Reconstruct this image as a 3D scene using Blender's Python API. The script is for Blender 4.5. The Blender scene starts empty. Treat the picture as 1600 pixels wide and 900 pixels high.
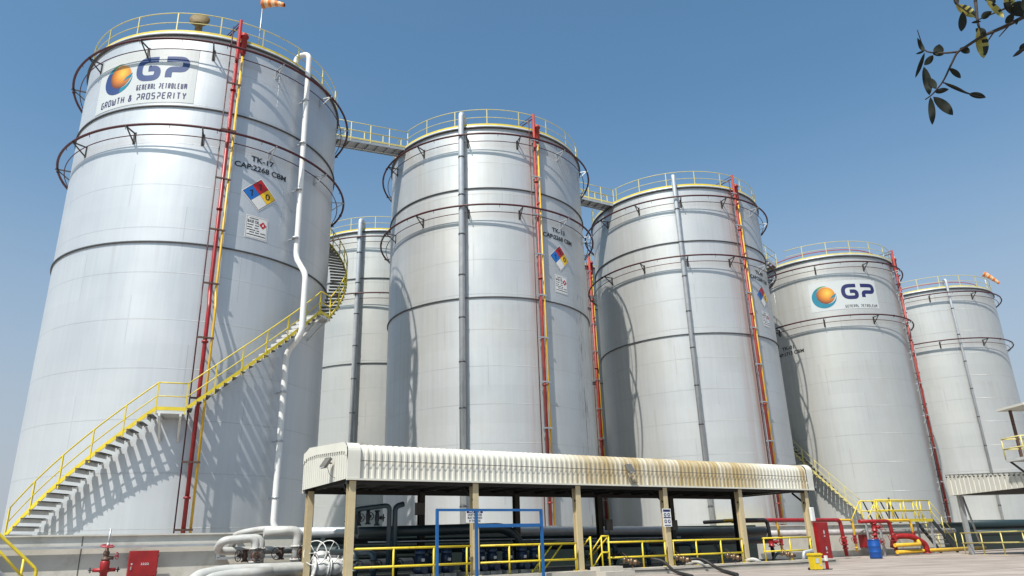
import bpy, bmesh, math, random
from mathutils import Vector, Matrix
random.seed(7)
R=math.radians; PI=math.pi; cos=math.cos; sin=math.sin
SC=bpy.context.scene; COL=SC.collection
EYE=.95
ANG=R(32.28); U=Vector((cos(ANG),sin(ANG),0)); V=Vector((-sin(ANG),cos(ANG),0)); O=Vector((-4.8,21.4,0))
def F(u,v,z=0): return O+U*u+V*v+Vector((0,0,z))

# ---------------------------------------------------------------- materials
def mat(name,col,rough=.5,metal=0.,var=.12,scale=3.,bump=.0,stain=None,coat=0.):
    m=bpy.data.materials.new(name); m.use_nodes=True; nt=m.node_tree; n=nt.nodes; l=nt.links
    b=n['Principled BSDF']; b.inputs['Roughness'].default_value=rough; b.inputs['Metallic'].default_value=metal
    if coat: b.inputs['Coat Weight'].default_value=coat
    tc=n.new('ShaderNodeTexCoord'); nz=n.new('ShaderNodeTexNoise'); nz.inputs['Scale'].default_value=scale; nz.inputs['Detail'].default_value=6
    l.new(tc.outputs['Object'],nz.inputs['Vector'])
    rp=n.new('ShaderNodeValToRGB'); rp.color_ramp.elements[0].position=.3; rp.color_ramp.elements[1].position=.7
    c=Vector(col); d=[max(0,x*(1-var)) for x in c]; e=[min(1,x*(1+var*.6)) for x in c]
    rp.color_ramp.elements[0].color=(*d,1); rp.color_ramp.elements[1].color=(*e,1)
    l.new(nz.outputs['Fac'],rp.inputs['Fac']); out=rp.outputs['Color']
    if stain:
        sc,amt,th=stain[0],stain[1],stain[2]
        n2=n.new('ShaderNodeTexNoise'); n2.inputs['Scale'].default_value=sc; n2.inputs['Detail'].default_value=8; n2.inputs['Roughness'].default_value=.7
        l.new(tc.outputs['Object'],n2.inputs['Vector'])
        r2=n.new('ShaderNodeValToRGB'); r2.color_ramp.elements[0].position=th; r2.color_ramp.elements[1].position=th+.12
        r2.color_ramp.elements[0].color=(0,0,0,1); r2.color_ramp.elements[1].color=(amt,amt,amt,1)
        l.new(n2.outputs['Fac'],r2.inputs['Fac'])
        mx=n.new('ShaderNodeMix'); mx.data_type='RGBA'; l.new(r2.outputs['Color'],mx.inputs['Factor']); l.new(out,mx.inputs['A']); mx.inputs['B'].default_value=(*stain[3],1); out=mx.outputs['Result']
    l.new(out,b.inputs['Base Color'])
    if bump:
        n3=n.new('ShaderNodeTexNoise'); n3.inputs['Scale'].default_value=scale*8; n3.inputs['Detail'].default_value=5
        l.new(tc.outputs['Object'],n3.inputs['Vector']); bp=n.new('ShaderNodeBump'); bp.inputs['Strength'].default_value=bump; bp.inputs['Distance'].default_value=.02
        l.new(n3.outputs['Fac'],bp.inputs['Height']); l.new(bp.outputs['Normal'],b.inputs['Normal'])
    return m
RUST=(.12,.05,.025); DIRT=(.16,.13,.09)
M={}
M['yellow']=mat('yellow_paint',(.60,.46,.025),.45,stain=(5,.75,.60,(.22,.12,.04)))
M['yellow2']=mat('pale_yellow_paint',(.52,.45,.16),.5,stain=(4,.6,.60,(.3,.22,.1)))
M['red']=mat('red_paint',(.27,.010,.012),.42,var=.25,stain=(6,.6,.58,(.16,.02,.015)))
M['redf']=mat('faded_red_paint',(.34,.06,.07),.5,stain=(5,.5,.6,(.3,.02,.02)))
M['redor']=mat('weathered_red_paint',(.28,.030,.022),.5,var=.3,stain=(5,.6,.55,(.22,.06,.03)))
M['maroon']=mat('maroon_paint',(.055,.006,.010),.5,stain=(6,.5,.6,(.05,.015,.01)))
M['orangepipe']=mat('amber_paint',(.60,.36,.025),.42,stain=(5,.5,.62,(.3,.12,.03)))
M['galv']=mat('galvanised_steel',(.42,.44,.46),.45,.6,stain=(8,.4,.62,(.25,.22,.2)))
M['alupipe']=mat('grey_pipe_paint',(.48,.51,.54),.38,.3,stain=(3,.4,.62,(.3,.28,.25)))
M['whitepipe']=mat('white_pipe_paint',(.42,.42,.405),.45,stain=(2.5,.6,.52,(.34,.31,.27)))
M['black']=mat('black_paint',(.018,.018,.02),.5)
M['darkring']=mat('shaded_girder_paint',(.05,.052,.055),.5)  # underside shade of girders and rim curb put into the colour
M['slate']=mat('slate_pipe_paint',(.035,.065,.085),.4,stain=(4,.5,.6,(.05,.06,.06)))
M['teal']=mat('shaded_pipe_paint',(.012,.026,.030),.45)  # pipes in the shelter's shade: the darkness is painted into their colour
M['navy']=mat('navy_motor_paint',(.006,.02,.05),.4)
M['bronze']=mat('bronze_metal',(.19,.13,.08),.4,.7,stain=(14,.7,.5,(.1,.05,.03)))
M['iron']=mat('rusty_iron',(.10,.06,.045),.6,.3,stain=(9,.6,.5,(.16,.07,.03)))
M['cream']=mat('cream_column_paint',(.46,.38,.23),.6,var=.1,stain=(3,.75,.56,(.32,.2,.1)))
M['soffit']=mat('dark_soffit',(.012,.012,.011),.7)  # near-black: the gloom beneath the canopies is put into the colour
M['conc']=mat('concrete',(.42,.39,.34),.85,scale=1.2,bump=.3,stain=(1.1,.5,.55,(.24,.21,.18)))
M['wallpaint']=mat('wall_render',(.50,.485,.435),.85,var=.10,scale=1.3,bump=.2,stain=(1.2,.55,.52,(.33,.31,.26)))
M['blue']=mat('blue_paint',(.008,.09,.27),.35,stain=(6,.3,.65,(.03,.08,.15)))
M['bluedrum']=mat('blue_plastic',(.006,.06,.26),.38)
M['binyel']=mat('yellow_plastic',(.62,.44,.01),.35)
M['white']=mat('white_paint',(.64,.64,.63),.45,var=.04)
M['panel']=mat('white_vinyl',(.45,.475,.48),.42,var=.03,scale=1.)
M['ink']=mat('black_ink',(.012,.012,.014),.5,var=.05)
M['navyink']=mat('navy_ink',(.008,.012,.085),.6,var=.05)
M['logoblue']=mat('logo_blue_ink',(.006,.035,.15),.6,var=.1)
M['teallogo']=mat('teal_ink',(.006,.16,.24),.42,var=.1)
M['hazblue']=mat('hazard_blue',(.012,.12,.42),.4,var=.05)
M['hazred']=mat('hazard_red',(.42,.012,.015),.4,var=.05)
M['hazyel']=mat('hazard_yellow',(.78,.48,.01),.4,var=.05)
M['green']=mat('green_ink',(.07,.22,.04),.4,var=.05)
M['rubber']=mat('black_rubber',(.012,.012,.012),.6)
M['tread']=mat('tread_plate',(.55,.56,.55),.5,.2,stain=(6,.4,.6,(.3,.27,.22)))
M['brown']=mat('brown_mesh',(.16,.11,.035),.7,stain=(10,.6,.5,(.06,.045,.02)))
M['orange']=mat('orange_fabric',(.60,.17,.03),.8,var=.35,scale=6)
M['whitefab']=mat('white_fabric',(.60,.42,.25),.8,var=.3,scale=8)
M['bark']=mat('bark',(.035,.025,.02),.9,bump=.5)
M['leaf']=mat('leaf_green',(.005,.009,.003),.9,var=.35,scale=25)
M['leafy']=mat('leaf_yellow',(.24,.21,.03),.55,var=.35,scale=25)
M['glass']=mat('lamp_glass',(.35,.36,.36),.15)
M['dullpipe']=mat('dull_pipe_paint',(.36,.335,.33),.6,var=.15,stain=(2,.5,.55,(.22,.19,.17)))
M['darkcol']=mat('shaded_column_paint',(.030,.027,.018),.6)  # dark copy of the column colour with the roof's shade painted in
M['bracketdark']=mat('dark_bracket',(.035,.033,.03),.5)
M['shadefloor']=mat('shaded_floor',(.035,.034,.032),.7,stain=(1.2,.6,.5,(.012,.012,.012)))  # under-roof shade put into the slab colour, with darker blotches
M['wallshade']=mat('wall_painted_shade',(.014,.026,.024),.6)  # dark green tone that paints shade onto the bund wall
M['boxgrey']=mat('grey_box',(.10,.095,.085),.5)

# shell material with weld seams, plates, streaks -------------------------
def shell_mat(name,base,seed,dirt=.25,rustth=None,runs=(12.1,18.6),H0=1.95,Rr=6.,drip=None,patch=None):
    m=bpy.data.materials.new(name); m.use_nodes=True; nt=m.node_tree; n=nt.nodes; l=nt.links
    b=n['Principled BSDF']
    def math_(op,a,bb=None,c=None,clamp=False):
        x=n.new('ShaderNodeMath'); x.operation=op; x.use_clamp=clamp
        for i,v in enumerate((a,bb,c)):
            if v is None: continue
            if isinstance(v,(int,float)): x.inputs[i].default_value=v
            else: l.new(v,x.inputs[i])
        return x.outputs[0]
    tc=n.new('ShaderNodeTexCoord'); sp=n.new('ShaderNodeSeparateXYZ'); l.new(tc.outputs['Object'],sp.inputs[0])
    th=math_('ARCTAN2',sp.outputs[1],sp.outputs[0]); s=math_('MULTIPLY',th,Rr); z=sp.outputs[2]
    cz=math_('DIVIDE',z,H0); fz=math_('FRACT',cz); k=math_('FLOOR',cz)
    hs=math_('LESS_THAN',math_('ABSOLUTE',math_('SUBTRACT',fz,.5)),.008)
    ps=math_('FRACT',math_('ADD',math_('DIVIDE',s,6.283),math_('MULTIPLY',k,.37)))
    vs=math_('LESS_THAN',ps,.0045)
    seam=math_('MAXIMUM',hs,vs)
    # streak coordinates
    def noise(sx,sz,scale,detail=6,rough=.6,off=0.):
        cb=n.new('ShaderNodeCombineXYZ'); l.new(math_('MULTIPLY',s,sx),cb.inputs[0]); l.new(math_('MULTIPLY',z,sz),cb.inputs[1]); cb.inputs[2].default_value=seed*7.3+off
        x=n.new('ShaderNodeTexNoise'); x.inputs['Scale'].default_value=scale; x.inputs['Detail'].default_value=detail; x.inputs['Roughness'].default_value=rough
        l.new(cb.outputs[0],x.inputs['Vector']); return x.outputs['Fac']
    def ramp(f,a,bb,c0,c1):
        r=n.new('ShaderNodeMapRange'); r.inputs['From Min'].default_value=a; r.inputs['From Max'].default_value=bb; r.inputs['To Min'].default_value=c0; r.inputs['To Max'].default_value=c1; l.new(f,r.inputs['Value']); return r.outputs[0]
    st=noise(3.,.12,1.); pt=noise(.35,.3,1.,4,.5,3.); fine=noise(9.,.25,1.,3,.5,9.); blot=noise(.8,.9,1.,8,.7,5.)
    # plate-to-plate value
    pid=math_('FLOOR',math_('ADD',math_('DIVIDE',s,6.283),math_('MULTIPLY',k,.37)))
    wn=n.new('ShaderNodeTexWhiteNoise'); wn.noise_dimensions='2D'; cb=n.new('ShaderNodeCombineXYZ'); l.new(pid,cb.inputs[0]); l.new(math_('ADD',k,seed*3.),cb.inputs[1]); l.new(cb.outputs[0],wn.inputs['Vector'])
    val=math_('ADD',ramp(st,.3,.7,-.03,.03),ramp(pt,.3,.7,-.05,.05)); val=math_('ADD',val,ramp(fine,.3,.7,-.025,.025)); val=math_('ADD',val,ramp(wn.outputs['Value'],0,1,-.022,.022))
    val=math_('ADD',val,math_('MULTIPLY',seam,-.13)); val=math_('ADD',val,1.)
    mc=n.new('ShaderNodeMix'); mc.data_type='RGBA'; mc.blend_type='MULTIPLY'; mc.inputs['Factor'].default_value=1; mc.inputs['A'].default_value=(*base,1); l.new(val,mc.inputs['B'])
    # dirt: yellow-grey film in broad patches with streaky edges
    df=math_('ADD',math_('MULTIPLY',pt,.6),math_('MULTIPLY',blot,.25)); df=math_('ADD',df,math_('MULTIPLY',st,.25))
    dm=ramp(df,.50,.70,0,dirt*.6); 
    mx=n.new('ShaderNodeMix'); mx.data_type='RGBA'; l.new(dm,mx.inputs['Factor']); mx.clamp_factor=True; l.new(mc.outputs['Result'],mx.inputs['A']); mx.inputs['B'].default_value=(.30,.29,.24,1); out=mx.outputs['Result']
    if rustth is not None:   # rust bleed along the riser pipes
        for tt,w,amt,col in rustth:
            d=math_('ABSOLUTE',math_('SUBTRACT',th,tt)); f=ramp(d,0,w,amt,0); f=math_('MULTIPLY',f,ramp(noise(5.,.10,1.,6,.6,tt*5),.40,.66,0,1.)); f=math_('MAXIMUM',f,0.)
            x=n.new('ShaderNodeMix'); x.data_type='RGBA'; x.clamp_factor=True; l.new(f,x.inputs['Factor']); l.new(out,x.inputs['A']); x.inputs['B'].default_value=(*col,1); out=x.outputs['Result']
    if drip is not None:     # dark runs of old product
        tt,w,z1=drip
        d=math_('ABSOLUTE',math_('SUBTRACT',th,tt)); f=ramp(d,0,w,1,0); f=math_('MULTIPLY',f,ramp(noise(7.,.8,1.,6,.65,31.),.52,.58,0,.75)); f=math_('MULTIPLY',f,math_('LESS_THAN',z,z1)); f=math_('MAXIMUM',f,0.)
        x=n.new('ShaderNodeMix'); x.data_type='RGBA'; x.clamp_factor=True; l.new(f,x.inputs['Factor']); l.new(out,x.inputs['A']); x.inputs['B'].default_value=(.14,.14,.13,1); out=x.outputs['Result']
    for zg in runs:      # grime washed down from the girders
        dz=math_('SUBTRACT',zg,z); f=math_('MULTIPLY',math_('GREATER_THAN',dz,0.),ramp(dz,0,2.6,1,0)); f=math_('MULTIPLY',math_('MAXIMUM',f,0.),ramp(noise(4.,.05,1.,7,.7,zg),  .50,.74,0,.30)); f=math_('MAXIMUM',f,0.)
        x=n.new('ShaderNodeMix'); x.data_type='RGBA'; x.clamp_factor=True; l.new(f,x.inputs['Factor']); l.new(out,x.inputs['A']); x.inputs['B'].default_value=(.27,.23,.19,1); out=x.outputs['Result']
    if patch is not None:    # repainted cream patch low on the shell
        t0,t1,z1=patch
        f=math_('MULTIPLY',math_('GREATER_THAN',th,t0),math_('LESS_THAN',th,t1)); f=math_('MULTIPLY',f,ramp(math_('ADD',z,math_('MULTIPLY',blot,1.5)),z1,z1+1.2,.55,0)); f=math_('MAXIMUM',f,0.)
        x=n.new('ShaderNodeMix'); x.data_type='RGBA'; x.clamp_factor=True; l.new(f,x.inputs['Factor']); l.new(out,x.inputs['A']); x.inputs['B'].default_value=(.66,.60,.36,1); out=x.outputs['Result']
    l.new(out,b.inputs['Base Color'])
    b.inputs['Metallic'].default_value=.40
    l.new(ramp(pt,.3,.7,.36,.46),b.inputs['Roughness'])
    b1=n.new('ShaderNodeBump'); b1.inputs['Strength'].default_value=.6; b1.inputs['Distance'].default_value=.02; l.new(seam,b1.inputs['Height'])
    b2=n.new('ShaderNodeBump'); b2.inputs['Strength'].default_value=.35; b2.inputs['Distance'].default_value=.10; l.new(noise(.7,.22,1.,2,.4,17.),b2.inputs['Height']); l.new(b1.outputs['Normal'],b2.inputs['Normal'])
    l.new(b2.outputs['Normal'],b.inputs['Normal'])
    return m

# ---------------------------------------------------------------- mesh builder
class MB:
    def __init__(s): s.bm=bmesh.new()
    def face(s,pts,mi=0):
        try: f=s.bm.faces.new([s.bm.verts.new(p) for p in pts]); f.material_index=mi; return f
        except ValueError: return None
    def box(s,c,d,rz=0.,mi=0,rot=None):
        c=Vector(c); hx,hy,hz=d[0]/2,d[1]/2,d[2]/2; m=rot if rot else Matrix.Rotation(rz,3,'Z')
        vs=[s.bm.verts.new(c+m@Vector((x*hx,y*hy,z*hz))) for x in(-1,1) for y in(-1,1) for z in(-1,1)]
        for q in ((0,1,3,2),(4,6,7,5),(0,4,5,1),(2,3,7,6),(0,2,6,4),(1,5,7,3)):
            f=s.bm.faces.new([vs[i] for i in q]); f.material_index=mi
        return s
    def beam(s,a,b,w,h,up=(0,0,1)):
        a,b=Vector(a),Vector(b); d=(b-a); L=d.length; d.normalize(); u=Vector(up)
        if abs(d.dot(u))>.98: u=Vector((1,0,0))
        x=d.cross(u).normalized(); y=x.cross(d); m=Matrix((x,d,y)).transposed()
        return s.box((a+b)/2,(w,L,h),rot=m)
    def tube(s,pts,r,seg=10,closed=False,cap=True,radii=None):
        pts=[Vector(p) for p in pts]; N=len(pts); rings=[]; prev=None
        for i,p in enumerate(pts):
            if closed: t=(pts[(i+1)%N]-pts[i-1])
            else: t=pts[min(i+1,N-1)]-pts[max(i-1,0)]
            if t.length<1e-9: t=Vector((0,0,1))
            t.normalize()
            if prev is None:
                a=Vector((0,0,1)) if abs(t.z)<.9 else Vector((1,0,0)); nx=t.cross(a).normalized()
            else:
                nx=prev-t*prev.dot(t)
                if nx.length<1e-6: nx=t.orthogonal()
                nx.normalize()
            prev=nx; ny=t.cross(nx)
            # miter correction
            k=1.
            rr=radii[i] if radii else r
            rings.append([s.bm.verts.new(p+(nx*cos(2*PI*j/seg)+ny*sin(2*PI*j/seg))*rr*k) for j in range(seg)])
        M_=N if closed else N-1
        for i in range(M_):
            a,b=rings[i],rings[(i+1)%N]
            for j in range(seg):
                f=s.bm.faces.new((a[j],a[(j+1)%seg],b[(j+1)%seg],b[j])); f.smooth=True
        if cap and not closed:
            s.bm.faces.new(rings[0][::-1]); s.bm.faces.new(rings[-1])
        return s
    def cyl(s,a,b,r0,r1=None,seg=16):
        return s.tube([a,b],r0,seg,radii=[r0,r0 if r1 is None else r1])
    def lathe(s,prof,c=(0,0,0),seg=24,axis=(0,0,1)):
        ax=Vector(axis).normalized(); q=Vector((0,0,1)).rotation_difference(ax).to_matrix(); c=Vector(c); rs=[]
        for r,z in prof: rs.append([s.bm.verts.new(c+q@Vector((r*cos(2*PI*j/seg),r*sin(2*PI*j/seg),z))) for j in range(seg)])
        for a,b in zip(rs,rs[1:]):
            for j in range(seg):
                f=s.bm.faces.new((a[j],a[(j+1)%seg],b[(j+1)%seg],b[j])); f.smooth=True
        if prof[0][0]>1e-4: s.bm.faces.new(rs[0][::-1])
        if prof[-1][0]>1e-4: s.bm.faces.new(rs[-1])
        return s
    def torus(s,c,R_,r,axis=(0,0,1),seg=24,ms=8):
        q=Vector((0,0,1)).rotation_difference(Vector(axis).normalized()).to_matrix(); c=Vector(c)
        return s.tube([c+q@Vector((R_*cos(2*PI*i/seg),R_*sin(2*PI*i/seg),0)) for i in range(seg)],r,ms,closed=True)
    def build(s,name,mats,parent=None,loc=None,rz=0.,bevel=0.):
        me=bpy.data.meshes.new(name); bmesh.ops.remove_doubles(s.bm,verts=s.bm.verts,dist=1e-5); bmesh.ops.recalc_face_normals(s.bm,faces=s.bm.faces)
        s.bm.to_mesh(me); s.bm.free()
        for m in (mats if isinstance(mats,(list,tuple)) else [mats]): me.materials.append(M[m] if isinstance(m,str) else m)
        o=bpy.data.objects.new(name,me); COL.objects.link(o)
        if parent: o.parent=parent
        if loc is not None: o.location=loc
        o.rotation_euler.z=rz
        if bevel:
            b=o.modifiers.new('b','BEVEL'); b.width=bevel; b.segments=2; b.limit_method='ANGLE'
        return o
def bend(pts,rad=.15,n=5,closed=False):
    """round the corners of a polyline"""
    pts=[Vector(p) for p in pts]; out=[pts[0]]
    for a,b,c in zip(pts,pts[1:],pts[2:]):
        d1=(a-b); d2=(c-b); r=min(rad,d1.length*.49,d2.length*.49); p=b+d1.normalized()*r; q=b+d2.normalized()*r
        for i in range(n+1):
            t=i/n; out.append(p*(1-t)**2+b*2*t*(1-t)+q*t*t)
    out.append(pts[-1]); return out
def thing(name,label,cat,loc=(0,0,0),rz=0.,group=None):
    o=bpy.data.objects.new(name,None); COL.objects.link(o); o.location=loc; o.rotation_euler.z=rz; o.empty_display_size=.3
    o['label']=label; o['category']=cat
    if group: o['group']=group
    return o
def tag(o,label,cat,group=None):
    o['label']=label; o['category']=cat
    if group: o['group']=group
    return o
def struct(o): o['kind']='structure'; return o
def copy_tree(o,parent=None):
    c=o.copy(); COL.objects.link(c)
    if parent: c.parent=parent
    for ch in [x for x in bpy.data.objects if x.parent==o]: copy_tree(ch,c)
    return c
P3=lambda th,r,z:(r*cos(th),r*sin(th),z)

# ---------------------------------------------------------------- stroke lettering
G_={'G':[[(1,1),(0,1),(0,0),(1,0),(1,.52),(.5,.52)]],'P':[[(0,1),(1,1),(1,.42),(.22,.42),(.22,0)]],'E':[[(1,1),(0,1),(0,0),(1,0)],[(0,.52),(.8,.52)]],
'N':[[(0,0),(0,1),(1,1),(1,0)]],'R':[[(0,0),(0,1),(1,1),(1,.45),(.25,.45)],[(.5,.45),(1,0)]],'A':[[(0,0),(0,1),(1,1),(1,0)],[(0,.42),(1,.42)]],
'L':[[(0,1),(0,0),(1,0)]],'T':[[(0,1),(1,1)],[(.5,1),(.5,0)]],'O':[[(.5,1),(0,1),(0,0),(1,0),(1,1),(.5,1)]],'U':[[(0,1),(0,0),(1,0),(1,1)]],
'M':[[(0,0),(0,1),(.5,1),(.5,.3)],[(.5,1),(1,1),(1,0)]],'W':[[(0,1),(0,0),(.5,0),(.5,.7)],[(.5,0),(1,0),(1,1)]],'H':[[(0,1),(0,0)],[(1,1),(1,0)],[(0,.5),(1,.5)]],
'S':[[(1,1),(0,1),(0,.52),(1,.52),(1,0),(0,0)]],'I':[[(.5,1),(.5,0)]],'Y':[[(0,1),(.5,.45),(1,1)],[(.5,.45),(.5,0)]],'K':[[(0,1),(0,0)],[(1,1),(.1,.5),(1,0)]],
'C':[[(1,1),(0,1),(0,0),(1,0)]],'B':[[(0,0),(0,1),(.9,1),(.9,.52),(0,.52)],[(.5,.52),(1,.52),(1,0),(0,0)]],'V':[[(0,1),(.5,0),(1,1)]],'D':[[(0,0),(0,1),(1,1),(1,0),(0,0)]],
'F':[[(1,1),(0,1),(0,0)],[(0,.52),(.8,.52)]],'-':[[(.15,.45),(.85,.45)]],':':[[(.5,.12),(.5,.26)],[(.5,.62),(.5,.76)]],
'&':[[(1,.5),(.6,0),(0,0),(0,.45),(.75,.7),(.7,1),(.2,1),(.2,.7),(1,0)]],'.':[[(.5,0),(.5,.12)]],
'0':[[(.5,1),(0,1),(0,0),(1,0),(1,1),(.5,1)]],'1':[[(.2,.8),(.55,1),(.55,0)]],'2':[[(0,1),(1,1),(1,.55),(0,.3),(0,0),(1,0)]],'3':[[(0,1),(1,1),(1,.52),(.4,.52)],[(.8,.52),(1,.5),(1,0),(0,0)]],
'6':[[(.9,1),(0,1),(0,0),(1,0),(1,.52),(0,.52)]],'7':[[(0,1),(1,1),(.4,0)]],'8':[[(.5,1),(.05,1),(.05,.52),(.95,.52),(.95,1),(.5,1)],[(.5,.52),(0,.52),(0,0),(1,0),(1,.52),(.5,.52)]],'9':[[(1,.48),(0,.48),(0,1),(1,1),(1,0),(.1,0)]]}
def stroke(mb,pts,w,fn,rad,mi=0,step=.2):
    P=bend([(x,y,0) for x,y in pts],rad,5) if rad>0 else [Vector((x,y,0)) for x,y in pts]
    Q=[P[0]]
    for a,b in zip(P,P[1:]):
        L=(b-a).length; k=max(1,math.ceil(L/step))
        for i in range(1,k+1): Q.append(a.lerp(b,i/k))
    Q=[q for i,q in enumerate(Q) if i==0 or (q-Q[i-1]).length>1e-4]
    prev=None
    for i,q in enumerate(Q):
        t=Q[min(i+1,len(Q)-1)]-Q[max(i-1,0)]; t.normalize(); nn=Vector((-t.y,t.x,0))
        k=1.
        if 0<i<len(Q)-1:
            c=(Q[i+1]-q).normalized().dot((q-Q[i-1]).normalized()); k=min(1.6,1/max(.5,math.sqrt(max(.0,(1+c)/2))))
        cur=(mb.bm.verts.new(fn(*(q+nn*w/2*k).xy)),mb.bm.verts.new(fn(*(q-nn*w/2*k).xy)))
        if prev:
            f=mb.bm.faces.new((prev[0],prev[1],cur[1],cur[0])); f.material_index=mi
        prev=cur
def text(mb,s,x0,x1,y0,y1,fn,w,mi=0,rad=.3,gap=.34,shear=0.):
    """fit string s to the box x0..x1,y0..y1 on surface fn(x,y)"""
    adv=[.55 if c in 'I1:.-' else (.6 if c==' ' else (1.25 if c in 'MW' else 1.)) for c in s]; tot=sum(adv)+gap*(len(s)-1); k=(x1-x0)/tot; h=y1-y0; x=x0
    for c,a in zip(s,adv):
        if c!=' ':
            for st in G_[c]: stroke(mb,[(x+w/2+px*(a*k-w)+shear*(py-.5)*h,y0+w/2+py*(h-w)) for px,py in st],w,fn,rad*min(a*k,h),mi,.15)
        x+=(a+gap)*k
def btext(mb,s,x0,x1,y0,y1,fn,mi=0,bold=.0,cut=.2):
    cu=bpy.data.curves.new('t','FONT'); cu.body=s; cu.size=1; cu.offset=bold; cu.resolution_u=3; cu.fill_mode='FRONT' if hasattr(cu,'fill_mode') else cu.fill_mode
    ob=bpy.data.objects.new('t',cu); COL.objects.link(ob); bpy.context.view_layer.update(); me=bpy.data.meshes.new_from_object(ob.evaluated_get(bpy.context.evaluated_depsgraph_get())); bpy.data.objects.remove(ob); bpy.data.curves.remove(cu)
    bm=bmesh.new(); bm.from_mesh(me); bpy.data.meshes.remove(me)
    xs=[v.co.x for v in bm.verts]; ys=[v.co.y for v in bm.verts]; ax,bx,ay,by=min(xs),max(xs),min(ys),max(ys); kx=(x1-x0)/(bx-ax); ky=(y1-y0)/(by-ay)
    for v in bm.verts: v.co=Vector((x0+(v.co.x-ax)*kx,y0+(v.co.y-ay)*ky,0))
    if cut:
        x=x0+cut
        while x<x1: bmesh.ops.bisect_plane(bm,geom=bm.verts[:]+bm.edges[:]+bm.faces[:],plane_co=(x,0,0),plane_no=(1,0,0)); x+=cut
    bmesh.ops.triangulate(bm,faces=bm.faces[:])
    for f in bm.faces: mb.face([fn(*v.co.xy) for v in f.verts],mi)
    bm.free()
def rectp(mb,x0,x1,y0,y1,fn,mi=0,step=.2):
    n=max(1,math.ceil((x1-x0)/step))
    for i in range(n):
        a=x0+(x1-x0)*i/n; b=x0+(x1-x0)*(i+1)/n; mb.face([fn(a,y0),fn(b,y0),fn(b,y1),fn(a,y1)],mi)
def polyfill(mb,pts,fn,mi=0):
    """convex-ish polygon fan"""
    c=(sum(p[0] for p in pts)/len(pts),sum(p[1] for p in pts)/len(pts))
    for a,b in zip(pts,pts[1:]+pts[:1]): mb.face([fn(*c),fn(*a),fn(*b)],mi)
def onshell(Rr,thc,zc,off): return lambda x,y: Vector(((Rr+off)*cos(thc+x/Rr),(Rr+off)*sin(thc+x/Rr),zc+y))

# printed globe gradient
def globe_mat():
    m=bpy.data.materials.new('globe_print'); m.use_nodes=True; n=m.node_tree.nodes; l=m.node_tree.links; b=n['Principled BSDF']; b.inputs['Roughness'].default_value=.4
    a=n.new('ShaderNodeAttribute'); a.attribute_name='Col'; l.new(a.outputs['Color'],b.inputs['Base Color']); return m
M['globe']=globe_mat()
def emblem(parent,Rr,thc,zc,r,allteal=False):
    """orange globe wrapped in a blue-teal swoosh, printed on the panel"""
    mb=MB(); fn=onshell(Rr,thc,zc,.021)
    sw=[]; N=40
    for i in range(N+1):      # crescent: from upper right over the left and the bottom to the right tip
        a=R(72)+R(292)*i/N; t=sin(PI*i/N)**.7
        ro=r; ri=r*(1-.30*t)
        cx,cy=.13*r*t,.11*r*t
        sw.append(((ro*cos(a),ro*sin(a)),(ri*cos(a)+cx,ri*sin(a)+cy)))
    for i,(p,q) in enumerate(zip(sw,sw[1:])):
        mb.face([fn(*p[0]),fn(*q[0]),fn(*q[1]),fn(*p[1])],2 if i<7 else (1 if allteal or i>28 or i<10 else 0))
    fn2=onshell(Rr,thc,zc,.024)
    mb.face([fn2(*p) for p in ((r*1.0*cos(R(8)),r*.24),(r*.90,-.05*r),(r*.42,-.24*r),(r*.62,.02*r))],1)
    mb.build('emblem_swoosh',['logoblue','teallogo','green'],parent)
    me=bpy.data.meshes.new('emblem_globe'); bm=bmesh.new(); cl=bm.verts.layers.float_color.new('Col'); f3=onshell(Rr,thc,zc,.0175)
    K=12; NN=40; rr=r*.76; rings=[]
    def colr(x,y):
        d=min(1,math.hypot(x/rr-.22,y/rr-.28)/1.25); a=Vector((.66,.44,.06)); b=Vector((.50,.17,.012)); c=Vector((.13,.028,.008))
        return a.lerp(b,min(1,d*1.7)) if d<.59 else b.lerp(c,(d-.59)/.41)
    cen=bm.verts.new(f3(.14*r,.13*r)); cen[cl]=(*colr(.0,.0),1); prev=None
    for k in range(1,K+1):
        ring=[]
        for j in range(NN):
            a=2*PI*j/NN; x,y=rr*k/K*cos(a),rr*k/K*sin(a); v=bm.verts.new(f3(x+.14*r,y+.13*r)); v[cl]=(*colr(x,y),1); ring.append(v)
        for j in range(NN):
            if prev: bm.faces.new((prev[j],prev[(j+1)%NN],ring[(j+1)%NN],ring[j]))
            else: bm.faces.new((cen,ring[j],ring[(j+1)%NN]))
        prev=ring
    bmesh.ops.recalc_face_normals(bm,faces=bm.faces); bm.to_mesh(me); bm.free(); me.materials.append(M['globe']); o=bpy.data.objects.new('emblem_globe',me); COL.objects.link(o); o.parent=parent
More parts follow.
